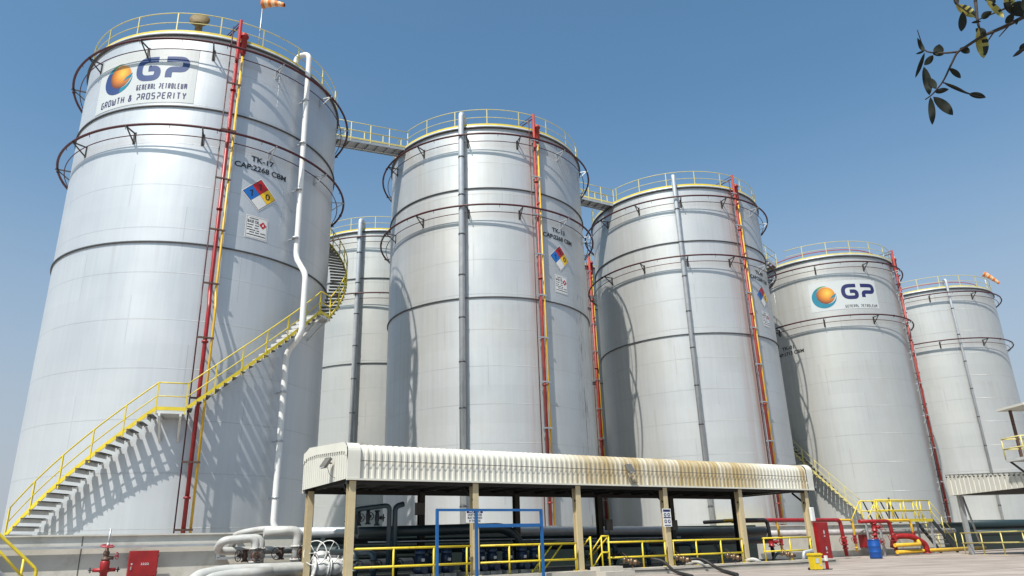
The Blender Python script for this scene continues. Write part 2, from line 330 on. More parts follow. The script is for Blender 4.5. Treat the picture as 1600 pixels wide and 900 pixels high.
def gp_logo(parent,Rr,th0,th1,z0,z1,globe,gp,gen,slogan=None):
    thc=(th0+th1)/2; X=lambda t:(t-thc)*Rr
    pm=MB(); rectp(pm,X(th0),X(th1),z0,z1,onshell(Rr,thc,0,.012)); pan=pm.build('logo_panel','panel',parent)
    emblem(pan,Rr,globe[0],globe[1],globe[2],not slogan)
    fn=onshell(Rr,thc,0,.019); mb=MB(); a,b,ya,yb=gp; a,b=X(a),X(b); w=.235*(yb-ya); cw=(b-a)*.485
    for ch,xa in (('G',a),('P',b-cw)):
        for st in G_[ch]:
            if ch=='P': st=[(0,1),(1,1),(1,.44),(.16,.44),(.16,0)]
            stroke(mb,[(xa+w/2+px*(cw-w),ya+w/2+py*(yb-ya-w)) for px,py in st],w,fn,.42*(yb-ya),0,.1)
    a,b,ya,yb=gen; mt=MB(); text(mt,'GENERAL PETROLEUM',X(a),X(b),ya,yb,fn,.15*(yb-ya),rad=.2)
    if slogan: a,b,ya,yb=slogan; text(mt,'GROWTH & PROSPERITY',X(a),X(b),ya,yb,fn,.145*(yb-ya),rad=.22)
    mb.build('initials','logoblue' if slogan else 'navyink',pan); mt.build('wording','navyink' if slogan else 'ink',pan)
def tank_code(parent,Rr,thc,ztop,code,cap,line1=(-.53,.53),line2=(-1.2,1.2),placards=True,h=.27):
    fn=onshell(Rr,thc,0,.013); mb=MB()
    btext(mb,code,line1[0],line1[1],ztop-h,ztop,fn,0,.025); btext(mb,cap,line2[0],line2[1],ztop-h*2.6,ztop-h*1.6,fn,0,.025)
    mb.build('tank_code','ink',parent)
    if not placards: return
    zc=ztop-1.78; f=onshell(Rr,thc,zc,.013); f2=onshell(Rr,thc,zc,.017); f3=onshell(Rr,thc,zc,.021); mb=MB(); H=.80
    def dia(cx,cy,h_,fn_,mi):
        n=6
        for i in range(n):
            for j in range(n):
                g=lambda a,b:(cx+(a-b)*h_/n,cy+(a+b-n)*h_/n); mb.face([fn_(*g(i,j)),fn_(*g(i+1,j)),fn_(*g(i+1,j+1)),fn_(*g(i,j+1))],mi)
    dia(0,0,H,f,0); dia(0,0,H-.05,f2,1); q=(H-.07)/2
    dia(-q,0,q-.008,f3,2); dia(0,q,q-.008,f3,3); dia(q,0,q-.008,f3,4); dia(0,-q,q-.008,f3,0)
    f4=onshell(Rr,thc,zc,.025); [stroke(mb,[(a_-.08,b_+.07),(a_+.02,b_+.14),(a_+.02,b_-.16)],.055,f4,0,1) for a_,b_ in((-q,0),(0,q))]; btext(mb,'0',q-.11,q+.11,-.15,.15,f4,1,.02)
    mb.build('hazard_diamond',['white','ink','hazblue','hazred','hazyel'],parent)
    zc=ztop-3.35; f=onshell(Rr,thc,zc,.013); f2=onshell(Rr,thc,zc,.017); f3=onshell(Rr,thc,zc,.021); mb=MB()
    rectp(mb,-.5,.5,-.52,.52,f,0)
    for a in ((-.46,.46,.47,.48),(-.46,.46,-.48,-.47),(-.46,-.45,-.48,.48),(.45,.46,-.48,.48)): rectp(mb,*a,f2,1)
    btext(mb,'BASE OIL',-.42,.10,.18,.32,f2,1,.02)
    for k,(a,b,y) in enumerate(((-.35,.05,.39),(-.42,-.15,.09),(-.08,.1,.09),(-.42,-.2,-.03),(-.1,.08,-.03),(-.42,-.05,-.14),(0,.12,-.14),(-.30,-.1,-.24),(-.05,.12,-.24),(.18,.42,-.22),(-.42,.42,-.36))):
        rectp(mb,a,b,y-.018,y+.018,f2,1)
    cx,cy,q=.27,.17,.17; mb.face([f2(cx,cy-q),f2(cx+q,cy),f2(cx,cy+q),f2(cx-q,cy)],2); mb.face([f3(cx-.04,cy-.05),f3(cx+.04,cy-.05),f3(cx+.03,cy+.03),f3(cx,cy+.08),f3(cx-.03,cy+.02)],0)
    mb.build('product_placard',['white','ink','hazred'],parent)

# ---------------------------------------------------------------- storage tank
Z0=1.0
def railing_ring(root,Rr,z,th_gaps=(),step=18.,colm='yellow2',postm='yellow2'):
    rm=MB(); 
    def arcs(zz,rad,r_):
        segs=[]; a=0.
        gaps=sorted(((g-4)%360,(g+4)%360) for g in th_gaps)
        if not gaps: rm.tube([P3(2*PI*i/96,rad,zz) for i in range(96)],r_,6,closed=True); return
        starts=[g[1] for g in gaps]; ends=[g[0] for g in gaps]
        for i,s0 in enumerate(starts):
            e=ends[(i+1)%len(ends)]
            while e<=s0: e+=360
            n=max(2,int((e-s0)/3.)); rm.tube([P3(R(s0+(e-s0)*k/n),rad,zz) for k in range(n+1)],r_,6)
    arcs(z+1.1,Rr-.03,.024); arcs(z+.58,Rr-.03,.020)
    rail=rm.build('railing',colm,root)
    tb=MB(); n=128
    pr=[(Rr-.03,z+.02),(Rr+.02,z+.02),(Rr+.02,z+.15),(Rr-.03,z+.15)]
    rs=[[tb.bm.verts.new(P3(2*PI*i/n,r_,zz)) for r_,zz in pr] for i in range(n)]
    for i in range(n):
        for j in range(4): tb.bm.faces.new((rs[i][j],rs[(i+1)%n][j],rs[(i+1)%n][(j+1)%4],rs[i][(j+1)%4]))
    tb.build('toeboard','yellow' if Rr>5.8 else 'yellow2',rail)
    pm=MB(); pm.box((0,0,.56),(.05,.012,1.1)); pm.box((.02,0,.56),(.012,.05,1.1)); p0=pm.build('post',postm,rail)
    k=0; t=3.
    first=True
    while t<363-.1:
        if all(abs((t-g+180)%360-180)>4.5 for g in th_gaps):
            o=p0 if first else p0.copy()
            if not first: COL.objects.link(o)
            first=False; o.location=P3(R(t),Rr-.04,z); o.rotation_euler.z=R(t)
        t+=step
    return rail
def wind_girder(root,Rr,z,w=.07):
    g=MB(); n=128; pr=[(Rr-.01,z),(Rr+w,z),(Rr+w,z+.045),(Rr-.01,z+.045)]
    rs=[[g.bm.verts.new(P3(2*PI*i/n,r_,zz)) for r_,zz in pr] for i in range(n)]
    for i in range(n):
        for j in range(4): g.bm.faces.new((rs[i][j],rs[(i+1)%n][j],rs[(i+1)%n][(j+1)%4],rs[i][(j+1)%4]))
    g.build('wind_girder','darkring',root)
def water_ring(root,Rr,Ro,z,t0=0,small=False,mt='maroon',span=None):
    rg=MB(); a0,a1=(0,360) if span is None else span; cl=span is None; n=110
    pts=[P3(R(a0+(a1-a0)*i/n),Ro,z) for i in range(n if cl else n+1)]
    rg.tube(pts,.055,8,closed=cl)
    for i in range(0,n,5): # spray nozzles
        t=R(a0+(a1-a0)*i/n); rg.cyl(P3(t,Ro,z-.02),P3(t,Ro-.05,z-.16),.013,seg=5)
    for k in range(4):
        t=R(a0+25+(a1-a0)*k/4); rg.cyl(P3(t,Ro,z-.0),P3(t+.012,Ro,z),.075,seg=8)
    ring=rg.build('cooling_ring',mt,root)
    r2=MB(); Ri=Rr+(Ro-Rr)*.45
    r2.tube([P3(R(a0+(a1-a0)*i/n),Ri,z-.30) for i in range(n if cl else n+1)],.022,6,closed=cl); r2.build('thin_ring','maroon',ring)
    bm_=MB(); L=Ro-Rr
    bm_.beam((0,0,-.06),(L+.08,0,-.06),.05,.05); bm_.beam((.02,0,-.50),(L,0,-.08),.045,.045); bm_.box((.01,0,-.28),(.02,.12,.56))
    b0=bm_.build('bracket','bracketdark',ring); stp=27. if Rr>5.8 else 37.; t0=-151.5 if Rr>5.8 else -152.6; t=t0; first=True
    while t<t0+355-stp*.3:
        if cl or (a0<t<a1):
            o=b0 if first else b0.copy()
            if not first: COL.objects.link(o)
            first=False; o.location=P3(R(t),Rr,z); o.rotation_euler.z=R(t)
            if abs((t+15+180)%360-180)<48: o.material_slots[0].link='OBJECT'; o.material_slots[0].material=M['galv']  # brackets on the lit side: brightness put in by a lighter material
        t+=stp
def support(mb,th,Rr,r_,z,w=.35,strut=True):
    """bracket arm from shell to pipe"""
    mb.beam(P3(th,Rr,z),P3(th,r_+.12,z),.06,.06); t=Vector(P3(th+PI/2,1,0)); c=Vector(P3(th,r_+.05,z)); mb.beam(c-t*w/2,c+t*w/2,.05,.07)
    if strut: mb.beam(P3(th,Rr,z-.55),P3(th,r_,z-.03),.045,.045)
def downpipe(root,th,Rr,ro,z0,zr,r=.15,m='alupipe',hook=True,step=2.35,path=None,ring=True):
    mb=MB()
    if path is None:
        pts=[P3(th,ro,z0),P3(th,ro,zr+.75)]
        if hook: pts+= [P3(th,ro-.75,zr+.75),P3(th,ro-.75,zr+.1)]
    else: pts=path
    mb.tube(bend(pts,.32,6),r,14); dp=mb.build('drain_pipe',m,root)
    cm=MB(); z=z0+1.1
    while z<zr-.3:
        if path is None or True:
            tt=th
            if path:
                pass
            if path is None: cm=MB(); cm.tube([P3(tt,ro,z-.04),P3(tt,ro,z+.04)],r+.018,14); support(cm,tt+.0,Rr,ro-.05,z-.0,.0001 if r<.1 else .02,True); cm.build('pipe_clamp','darkring',dp)
        z+=step
    return dp
def fire_risers(root,th,Rr,zb,zr,jog=None,dr=1.,up=.95,stub=True,mats=('red','orangepipe','maroon')):
    """red water riser, amber foam riser with its chamber, thin drain"""
    so=.30; 
    def path(dth,s0,z1,extra=[]):
        t=th+dth
        if jog: p=[P3(t,Rr+jog[1],zb),P3(t,Rr+jog[1],jog[0]-.35),P3(t,Rr+s0,jog[0]+.35),P3(t,Rr+s0,z1)]
        else: p=[P3(t,Rr+s0,zb),P3(t,Rr+s0,z1)]
        return p+extra
    m=MB(); m.tube(bend(path(0,so,zr+up,[P3(th-.07,Rr-.5,zr+up-.1)] if 0 else []),.15,4),.078*dr,12)
    for z in (zr-4.9,zr-1.3): m.tube([P3(th,Rr+so,z),P3(th,Rr+so+.24,z+.05)],.06*dr,8)
    red=m.build('water_riser',mats[0],root)
    z=zb+2.
    while z<zr-1:
        q=Rr+(jog[1] if jog and z<jog[0] else so)
        if not jog or abs(z-jog[0])>.6: m=MB(); m.cyl(P3(th,q,z-.035),P3(th,q,z+.035),.125*dr,seg=12); m.build('flange',mats[0],red)
        z+=5.8
    m=MB(); m.beam(P3(th,Rr+so,zr+up-.25),P3(th-.10,Rr-.8,zr+up-.55),.05,.05); m.beam(P3(th,Rr+so,zr+up-.05),P3(th-.10,Rr-.8,zr+up-.35),.03,.03); m.build('brace','maroon',red)
    m=MB(); m.tube(bend(path(.036,so-.02,zr-.9),.15,4),.048*dr,10); yl=m.build('foam_riser',mats[1],root)
    m=MB(); t=th+.036; m.lathe([(.08,-1.0),(.10,-.9),(.13,-.85),(.13,.0),(.19,.0),(.19,.07),(.15,.07),(.15,.16),(.0,.17)],P3(t,Rr+so-.02,zr+.1),16)
    m.tube([P3(t,Rr+so-.02,zr-.25),P3(t,Rr-.02,zr-.25)],.11,10); m.build('foam_chamber',mats[0],yl)
    m=MB(); m.tube(bend(path(-.045,so-.06,zr+up*.6),.15,4),.026,6); m.build('thin_riser',mats[2],root)
    sm=MB(); z=zb+.9
    n=0
    while z<zr-.4:
        s_=so if (not jog or z>jog[0]) else jog[1]
        sm=MB(); support(sm,th,Rr,Rr+s_,z,.62); z+=2.35; n+=1; sm.build('riser_bracket','galv' if not jog else 'iron',root)
def stair(root,Rr,segs,wid=.78,rise=.262,tm='tread',sm_='yellow',off=.16,open_from=None):
    """segs: list of (th0,z0,th1,z1) flights in degrees; a flat one is a landing"""
    st=MB(); ro=Rr+off+wid; rails=MB(); posts=[]; tl=[]
    for a0,z0,a1,z1 in segs:
        n=max(1,int(abs(a1-a0)/2.5)); pts=[(R(a0+(a1-a0)*i/n),z0+(z1-z0)*i/n) for i in range(n+1)]
        for (ta,za),(tb,zb) in zip(pts,pts[1:]):
            st.beam(P3(ta,ro,za+.10),P3(tb,ro,zb+.10),.03,.13)
            if abs(z1-z0)<.01: pass
        rails.tube([P3(t,ro,z+1.05) for t,z in pts],.026,6); rails.tube([P3(t,ro,z+.55) for t,z in pts],.02,6)
        L=math.hypot(R(a1-a0)*ro,z1-z0); k=max(1,round(L/1.25))
        for i in range(k+1): posts.append((R(a0+(a1-a0)*i/k),z0+(z1-z0)*i/k))
        if abs(z1-z0)>.01:
            k=round(abs(z1-z0)/rise)
            for i in range(k): tl.append((R(a0+(a1-a0)*(i+.5)/k),z0+(z1-z0)*(i+.5)/k,None))
        else: tl.append((R((a0+a1)/2),z0,(a0,a1)))
    stw=st.build('stairway',sm_,root)
    rl=rails.build('handrail',sm_,stw)
    pm=MB(); pm.beam((0,0,-.1),(0,0,1.05),.045,.045); p0=pm.build('post',sm_,stw)
    done=[]
    for t,z in posts:
        if any(abs(t-a)<.004 for a in done): continue
        done.append(t); o=p0 if len(done)==1 else p0.copy()
        if len(done)>1: COL.objects.link(o)
        o.location=P3(t,ro,z); o.rotation_euler.z=t
    dirn=1 if segs[0][3]>segs[0][1] and segs[0][2]>segs[0][0] else -1
    tm_=MB(); tm_.box((off+wid/2,0,0),(wid+off*.4,.19,.03),mi=1); tm_.box((off+wid/2,-.098*dirn,-.075),(wid+off*.4,.008,.145)); tm_.box((.10,0,-.03),(.2,.05,.08)); tm_.box((off+wid,0,.04),(.012,.06,.12)); om=MB(); om.box((off+wid/2,0,0),(wid+off*.4,.24,.03)); om.box((off+wid,0,.04),(.012,.06,.12)); t1=om.build('tread','bracketdark',stw) if open_from is not None else None; f1=True; t0=tm_.build('tread',[tm,'bracketdark'],stw); first=True  # open treads near-black: the upper flight's shade is in their colour
    for t,z,fl in tl:
        if fl is None:
            if open_from is not None and math.degrees(t)>open_from:
                o=t1 if f1 else t1.copy()
                if not f1: COL.objects.link(o)
                f1=False
            else:
                o=t0 if first else t0.copy()
                if not first: COL.objects.link(o)
                first=False
            o.location=P3(t,Rr,z); o.rotation_euler.z=t
        else:
            lm=MB(); a0,a1=R(fl[0]),R(fl[1]); n=4
            for i in range(n):
                b0,b1=a0+(a1-a0)*i/n,a0+(a1-a0)*(i+1)/n; q=[P3(b0,Rr,z),P3(b0,ro,z),P3(b1,ro,z),P3(b1,Rr,z)]; q2=[(x,y,zz-.08) for x,y,zz in q]
                lm.face(q); lm.face(q2[::-1])
                for j in range(4): lm.face([q[j],q[(j+1)%4],q2[(j+1)%4],q2[j]])
            for b in (a0+.02,a1-.02):
                lm.beam(P3(b,Rr,z-.12),P3(b,ro,z-.12),.08,.1); lm.beam(P3(b,Rr,z-.95),P3(b,ro-.1,z-.14),.08,.08)
            lm.build('landing',tm,stw)
    return stw
def hatch(root,th,Rr,z,tilt=.5):
    m=MB(); m.lathe([(0.0,-.05),(.42,-.05),(.45,0),(.42,.07),(.25,.14),(0,.16)],(0,0,0),20,axis=(cos(th)*.85,sin(th)*.85,tilt)); m.cyl((0,0,-.6),(0,0,0),.16,seg=12)
    o=m.build('vent_cowl','brown',root); o.location=P3(th,Rr-.65,z+.62)
def tank(name,label,C,Rr,zr,shm,girders,rings,gaps=(),ring_t0=5,Ro=6.58,railc='yellow2',span=None):
    root=thing('storage_tank',label,'storage tank',(C[0],C[1],Z0),0,'silver storage tanks in two rows'); zr=zr-Z0
    m=MB(); n=160; lv=[0,zr*.25,zr*.5,zr*.75,zr]; rs=[[m.bm.verts.new(P3(2*PI*i/n,Rr,z)) for i in range(n)] for z in lv]
    for a,b in zip(rs,rs[1:]):
        for i in range(n): f=m.bm.faces.new((a[i],a[(i+1)%n],b[(i+1)%n],b[i])); f.smooth=True
    m.build('shell',shm,root)
    m=MB(); m.lathe([(Rr+.07,zr-.09),(Rr+.07,zr+.012),(Rr-.05,zr+.012),(Rr*.5,zr+.5),(.001,zr+.85)],(0,0,0),128); m.build('roof','alupipe',root)
    m=MB(); m.lathe([(Rr+.005,zr-.16),(Rr+.11,zr-.16),(Rr+.11,zr-.10),(Rr+.005,zr-.10)],(0,0,0),128); m.build('curb_angle','darkring',root)
    for z in girders: wind_girder(root,Rr,z-Z0)
    for z in rings: water_ring(root,Rr,Ro,z-Z0,ring_t0,span=span)
    railing_ring(root,Rr,zr,gaps,colm=railc,postm=railc)
    return root,zr

A_=R(-61.5)
c_old=(.60,.63,.66)
sh17=shell_mat('shell_paint_a',(.50,.52,.54),1,.12,[(A_,.10,.25,(.4,.3,.26))])
sh13=shell_mat('shell_paint_b',(.49,.50,.505),2,.55,[(R(-150),.9,.55,(.40,.39,.35)),(A_-.03,.16,.65,(.42,.27,.25)),(R(-110),.10,.25,(.4,.36,.28))],drip=(R(-28),.16,13.5))
sh09=shell_mat('shell_paint_c',(.49,.50,.505),3,.5,[(R(-150),.9,.55,(.40,.39,.35)),(A_-.03,.20,.75,(.36,.20,.17))],patch=(R(-100),R(-70),1.6))
sh01=shell_mat('shell_paint_d',(.47,.475,.465),4,.45,[(R(-150),.9,.5,(.38,.36,.30)),(R(-42),.14,.5,(.35,.24,.2))],Rr=5.5)
sh05=shell_mat('shell_paint_e',(.48,.485,.475),5,.4,None,Rr=5.5)
shb=shell_mat('shell_paint_f',(.46,.465,.45),6,.5)

# TK-17
T17,zr=tank('t17','tallest-looking silver tank at far left marked TK-17 with wrapped stair and slogan logo',(-15.07,33.17),6,23.2,sh17,(13.0,19.35),(18.12,22.45),gaps=(35,),ring_t0=-162)
gp_logo(T17,6,R(-122.5),R(-76),18.62+EYE-Z0,21.42+EYE-Z0,(R(-110.8),20.12+EYE-Z0,.78),(R(-101.6),R(-79.2),19.74+EYE-Z0,20.97+EYE-Z0),(R(-100.4),R(-79.2),19.30+EYE-Z0,19.58+EYE-Z0),(R(-118.6),R(-79),18.78+EYE-Z0,19.12+EYE-Z0))
tank_code(T17,6,R(-46),zr-5.6,'TK-17','CAP:2268 CBM')
fire_risers(T17,A_,6,.0,zr,jog=(9.6,.66))
th=R(-30.3); t2=R(-23.5)
downpipe(T17,th,6,6.4,0,zr,.125,'white',path=[P3(th+.03,6.75,.62),P3(th,6.4,1.0),P3(th,6.4,7.95),P3(th,7.21,8.65),P3(th,7.21,11.3),P3(th+.02,6.4,12.3),P3(th,6.4,zr+.78),P3(th-.03,5.7,zr+.78),P3(th-.03,5.7,zr+.1)])
cm=MB()
for z,tt in ((2.1,th),(4.3,th),(6.3,th),(13.2,th),(15.6,th),(18,th),(20.3,th)):
    cm=MB(); cm.tube([P3(tt,6.4,z-.04),P3(tt,6.4,z+.04)],.15,12); cm.beam(P3(tt,6,z),P3(tt,6.55,z),.05,.05); cm.build('pipe_clamp','galv',T17)
stair(T17,6,[(-114,.75,-73.2,5.02),(-73.2,5.02,-65,5.02),(-65,5.02,-19,9.95),(-19,9.95,-12,9.95),(-12,9.95,96,21.9)],open_from=-12)
hatch(T17,R(-79),6.25,zr+.45,.25)
# TK-13
T13,zr=tank('t13','silver tank marked TK-13 in the middle of the front row',(-1.47,42.67),6,23.85,sh13,(13.45,19.85),(18.6,23.0),gaps=(215,32),ring_t0=-165)
tank_code(T13,6,R(-45.5),zr-5.85,'TK-13','CAP:2268 CBM')
fire_risers(T13,A_,6,.0,zr,mats=('redor','orangepipe','maroon')); downpipe(T13,R(-100.5),6,6.36,.8,zr,.16); hatch(T13,R(-42),6,zr-.25)
# TK-09
T09,zr=tank('t09','silver tank marked TK-09 above the right half of the rusty shelter roof',(12.15,50.28),6,23.5,sh09,(13.25,19.5),(18.3,22.5),gaps=(212,34),ring_t0=-160)
tank_code(T09,6,R(-43),zr-5.55,'TK-09','CAP:2268 CBM')
fire_risers(T09,A_,6,.0,zr,mats=('redor','orangepipe','maroon')); downpipe(T09,R(-100.5),6,6.34,.8,zr,.135); hatch(T09,R(-38),6,zr-.3)
# TK-01
T01,zr=tank('t01','shorter silver tank marked TK-01 with logo panel but no slogan',(25.5,57.6),5.5,21.3,sh01,(),(16.35,20.5),gaps=(218,),ring_t0=-152,Ro=6.08)
gp_logo(T01,5.5,R(-123),R(-71.2),16.05+EYE-Z0,18.3+EYE-Z0,(R(-112.6),17.12+EYE-Z0,.86),(R(-99.8),R(-73),16.78+EYE-Z0,17.98+EYE-Z0),(R(-98.5),R(-73),16.14+EYE-Z0,16.36+EYE-Z0))
tank_code(T01,5.5,R(-147),13.95+EYE-Z0,'TK-01','CAP:1713 CBM',(-.55,.52),(-1.25,1.25),False)
fire_risers(T01,R(-41),5.5,.3,zr,up=.9,mats=('redor','orangepipe','maroon'))
downpipe(T01,R(-35),5.5,5.75,1.,zr-.2,.08,'whitepipe',hook=False)
stair(T01,5.5,[(-113,1.35,-196,11.6)],wid=.74,rise=.27,sm_='yellow2',tm='bracketdark')  # treads blackened: their unlit look is put into the material
mb=MB(); mb.tube([P3(R(a),4.6,zr+.75) for a in range(-170,10,5)],.04,6); mb.build('roof_pipe','redf',T01)
# TK-05-like far right
T05,zr=tank('t05','farthest silver tank at the right edge carrying a small windsock',(39.18,66.87),5.5,21.55,sh05,(),(16.75,20.95),ring_t0=-153,Ro=6.05)
downpipe(T05,R(-100),5.5,5.72,1.,zr,.10)
mb=MB(); mb.tube([P3(R(a),4.6,zr+.75) for a in range(-170,10,5)],.035,6); mb.build('roof_pipe','redf',T05)
# back row
TB,zr=tank('tb','silver back row tank seen between the TK-17 and TK-13 tanks',(-10.4,56.2),6,23.65,shb,(13.45,19.8),(18.5,22.9),ring_t0=-170)
downpipe(TB,R(-96.5),6,6.36,.8,zr,.17)
TB2,zr=tank('tb2','silver back row tank showing as a sliver between TK-13 and TK-09',(3.1,63.9),6,23.7,shb,(13.45,19.8),(),ring_t0=-170)
fire_risers(TB2,R(-55.5),6,.0,zr,dr=1.35,mats=('redor','orangepipe','maroon'))

# ---------------------------------------------------------------- footbridges
def bridge(label,A,B,cm='yellow2'):
    A,B=Vector(A),Vector(B); root=thing('footbridge',label,'footbridge',A,0,'footbridges between tank tops'); d=B-A; h=Vector((d.x,d.y,0)).normalized(); s=Vector((-h.y,h.x,0)); w=.42
    m=MB(); m.beam((0,0,-.05),d-Vector((0,0,.05)),w*2,.04); 
    k=int(d.length/.55)
    for i in range(k+1):
        p=d*i/k-Vector((0,0,.14)); m.beam(p-s*w,p+s*w,.04,.1)
    m.build('deck','galv',root)
    m=MB()
    for sg in(-1,1): m.beam(s*sg*(w+.04)-Vector((0,0,.08)),d+s*sg*(w+.04)-Vector((0,0,.08)),.03,.2)
    m.build('side_beam','galv',root)
    m=MB()
    for sg in(-1,1): m.beam(s*sg*(w+.06)+Vector((0,0,.05)),d+s*sg*(w+.06)+Vector((0,0,.05)),.012,.09)
    m.build('toe_strip','yellow2',root)
    for sg in(-1,1):
        m=MB()
        for z in(.1,.58,1.1): m.tube([s*sg*(w+.04)+Vector((0,0,z)),d+s*sg*(w+.04)+Vector((0,0,z))],.024,6)
        r=m.build('railing',cm,root); kk=max(2,round(d.length/1.1))
        pm=MB(); pm.box((0,0,.5),(.05,.05,1.2)); p0=pm.build('post',cm,r)
        for i in range(kk+1):
            o=p0 if i==0 else p0.copy()
            if i: COL.objects.link(o)
            o.location=d*i/kk+s*sg*(w+.04)
def rp(C,Rr,deg,z): return (C[0]+Rr*cos(R(deg)),C[1]+Rr*sin(R(deg)),z)
bridge('footbridge joining the roof of TK-17 to TK-13',rp((-15.07,33.17),5.9,35,23.25),rp((-1.47,42.67),5.9,215,23.85))
bridge('footbridge joining the roof of TK-13 to TK-09',rp((-1.47,42.67),5.9,32,23.85),rp((12.15,50.28),5.9,212,23.5))
# stepped bridge TK-09 > TK-01
A=Vector(rp((12.15,50.28),5.95,30,23.5)); B=Vector(rp((25.5,57.6),5.4,210,21.4))
root=thing('stepped_bridge','stepped bridge sloping down from the TK-09 roof to TK-01','stairs',A); d=B-A; h=Vector((d.x,d.y,0)).normalized(); s=Vector((-h.y,h.x,0))
m=MB()
for sg in(-1,1): m.beam(s*sg*.42,d+s*sg*.42,.04,.24)
m.build('stringer','galv',root); tm_=MB(); tm_.box((0,0,0),(.26,.82,.04)); t0=tm_.build('tread','galv',root)
for i in range(13):
    o=t0 if i==0 else t0.copy()
    if i: COL.objects.link(o)
    o.location=d*(i+.5)/13; o.rotation_euler.z=math.atan2(h.y,h.x)
for sg in(-1,1):
    m=MB()
    for z in(.55,1.1): m.tube([s*sg*.44+Vector((0,0,z)),d+s*sg*.44+Vector((0,0,z))],.024,6)
    r=m.build('handrail','yellow2',root); pm=MB(); pm.box((0,0,.5),(.05,.05,1.1)); p0=pm.build('post','yellow2',r)
    for i in range(5):
        o=p0 if i==0 else p0.copy()
        if i: COL.objects.link(o)
        o.location=d*i/4+s*sg*.44
# windsocks
def windsock(label,loc,h,dirv,L,r):
    root=thing('windsock',label,'windsock',loc,0); m=MB(); m.cyl((0,0,-1.2),(0,0,h),.035,.025,8); m.build('pole','galv',root)
    d=Vector(dirv).normalized(); n=10; m=MB(); q=Vector((0,0,1)).rotation_difference(d).to_matrix(); rs=[]; seg=14
    for i in range(n*2+1):
        t=i/(n*2); rr=r*(1-.55*t)*(1+.10*sin(i*2.1)); c=Vector((0,0,h-.12))+d*L*t+Vector((0,0,-.22*L*t*t)); rs.append([m.bm.verts.new(c+q@Vector((rr*cos(2*PI*j/seg),rr*sin(2*PI*j/seg)*(.8+.1*sin(i)),0))) for j in range(seg)])
    for i,(a,b) in enumerate(zip(rs,rs[1:])):
        for j in range(seg):
            f=m.bm.faces.new((a[j],a[(j+1)%seg],b[(j+1)%seg],b[j])); f.smooth=True; f.material_index=1 if (i//3)%2==1 else 0
    m.build('sock',['orange','whitefab'],root)
windsock('orange windsock on a pole above the TK-17 roof railing',rp((-15.07,33.17),5.9,-52.6,23.9),2.0,(.9,-.3,-.12),1.25,.22)
windsock('small orange windsock drooping on the rightmost tank roof',rp((39.18,66.87),5.2,-35,22.2),1.5,(.6,-.3,-.55),1.3,.26)

# ---------------------------------------------------------------- ground, walls
m=MB(); m.face([(-900,-300,0),(900,-300,0),(900,1500,0),(-900,1500,0)])
def ground_mat():
    g=mat('yard_concrete',(.34,.285,.25),.85,scale=.6,var=.22,bump=.35,stain=(.35,.65,.50,(.20,.16,.14)))
    n=g.node_tree.nodes; l=g.node_tree.links; b=n['Principled BSDF']; src=b.inputs['Base Color'].links[0].from_socket; tc=n.new('ShaderNodeTexCoord'); mp=n.new('ShaderNodeMapping'); mp.inputs['Rotation'].default_value=(0,0,-ANG); l.new(tc.outputs['Object'],mp.inputs[0])
    br=n.new('ShaderNodeTexBrick'); br.inputs['Scale'].default_value=1; br.inputs['Brick Width'].default_value=5; br.inputs['Row Height'].default_value=4; br.inputs['Mortar Size'].default_value=.03; br.offset=0; l.new(mp.outputs[0],br.inputs['Vector'])
    br.inputs['Color1'].default_value=(1,1,1,1); br.inputs['Color2'].default_value=(.92,.92,.92,1); br.inputs['Mortar'].default_value=(.35,.33,.3,1)
    mx=n.new('ShaderNodeMix'); mx.data_type='RGBA'; mx.blend_type='MULTIPLY'; mx.inputs['Factor'].default_value=1; l.new(src,mx.inputs['A']); l.new(br.outputs['Color'],mx.inputs['B'])
    mp2=n.new('ShaderNodeMapping'); mp2.inputs['Rotation'].default_value=(0,0,-ANG-.15); mp2.inputs['Scale'].default_value=(.12,2.2,1); l.new(tc.outputs['Object'],mp2.inputs[0]); nz=n.new('ShaderNodeTexNoise'); nz.inputs['Scale'].default_value=1.; nz.inputs['Detail'].default_value=4; l.new(mp2.outputs[0],nz.inputs[0]); rr=n.new('ShaderNodeMapRange'); rr.inputs['From Min'].default_value=.35; rr.inputs['From Max'].default_value=.65; rr.inputs['To Min'].default_value=.78; rr.inputs['To Max'].default_value=1.1; l.new(nz.outputs['Fac'],rr.inputs[0])
    m2=n.new('ShaderNodeMix'); m2.data_type='RGBA'; m2.blend_type='MULTIPLY'; m2.inputs['Factor'].default_value=1; l.new(mx.outputs['Result'],m2.inputs['A']); l.new(rr.outputs[0],m2.inputs['B']); l.new(m2.outputs['Result'],b.inputs['Base Color']); return g
M['yard']=ground_mat()
struct(m.build('ground','yard'))
m=MB(); m.box((22,23,Z0/2),(150,30.5,Z0)); struct(m.build('bund_floor','conc',None,O,ANG))
m=MB(); m.box((10.05,3.70,.098),(21.6,6.5,.196)); struct(m.build('shelter_floor','shadefloor',None,O,ANG))
m=MB(); m.box((10.05,.02,.105),(21.6,.84,.21)); struct(m.build('platform_edge','conc',None,O,ANG))
root=thing('bund_wall','long grey rendered bund wall in front of the tanks','wall',F(0,7.0),ANG)
m=MB(); m.box((17,.125,.85),(150,.25,1.70)); m.build('wall_body','wallpaint',root)
m=MB(); m.box((17,.10,1.715),(150,.34,.05)); m.build('coping','wallpaint',root)
for k in range(-5,14):
    if not (0<=k<=4): m=MB(); m.box((-1.+k*5.,-.001,.85),(.03,.012,1.68)); m.build('joint','boxgrey',root)
m=MB(); m.box((12.9,-.012,.85),(23.4,.02,1.68)); m.box((12.9,.10,1.752),(23.4,.37,.02)); m.box((12.9,-.085,1.715),(23.4,.02,.07))
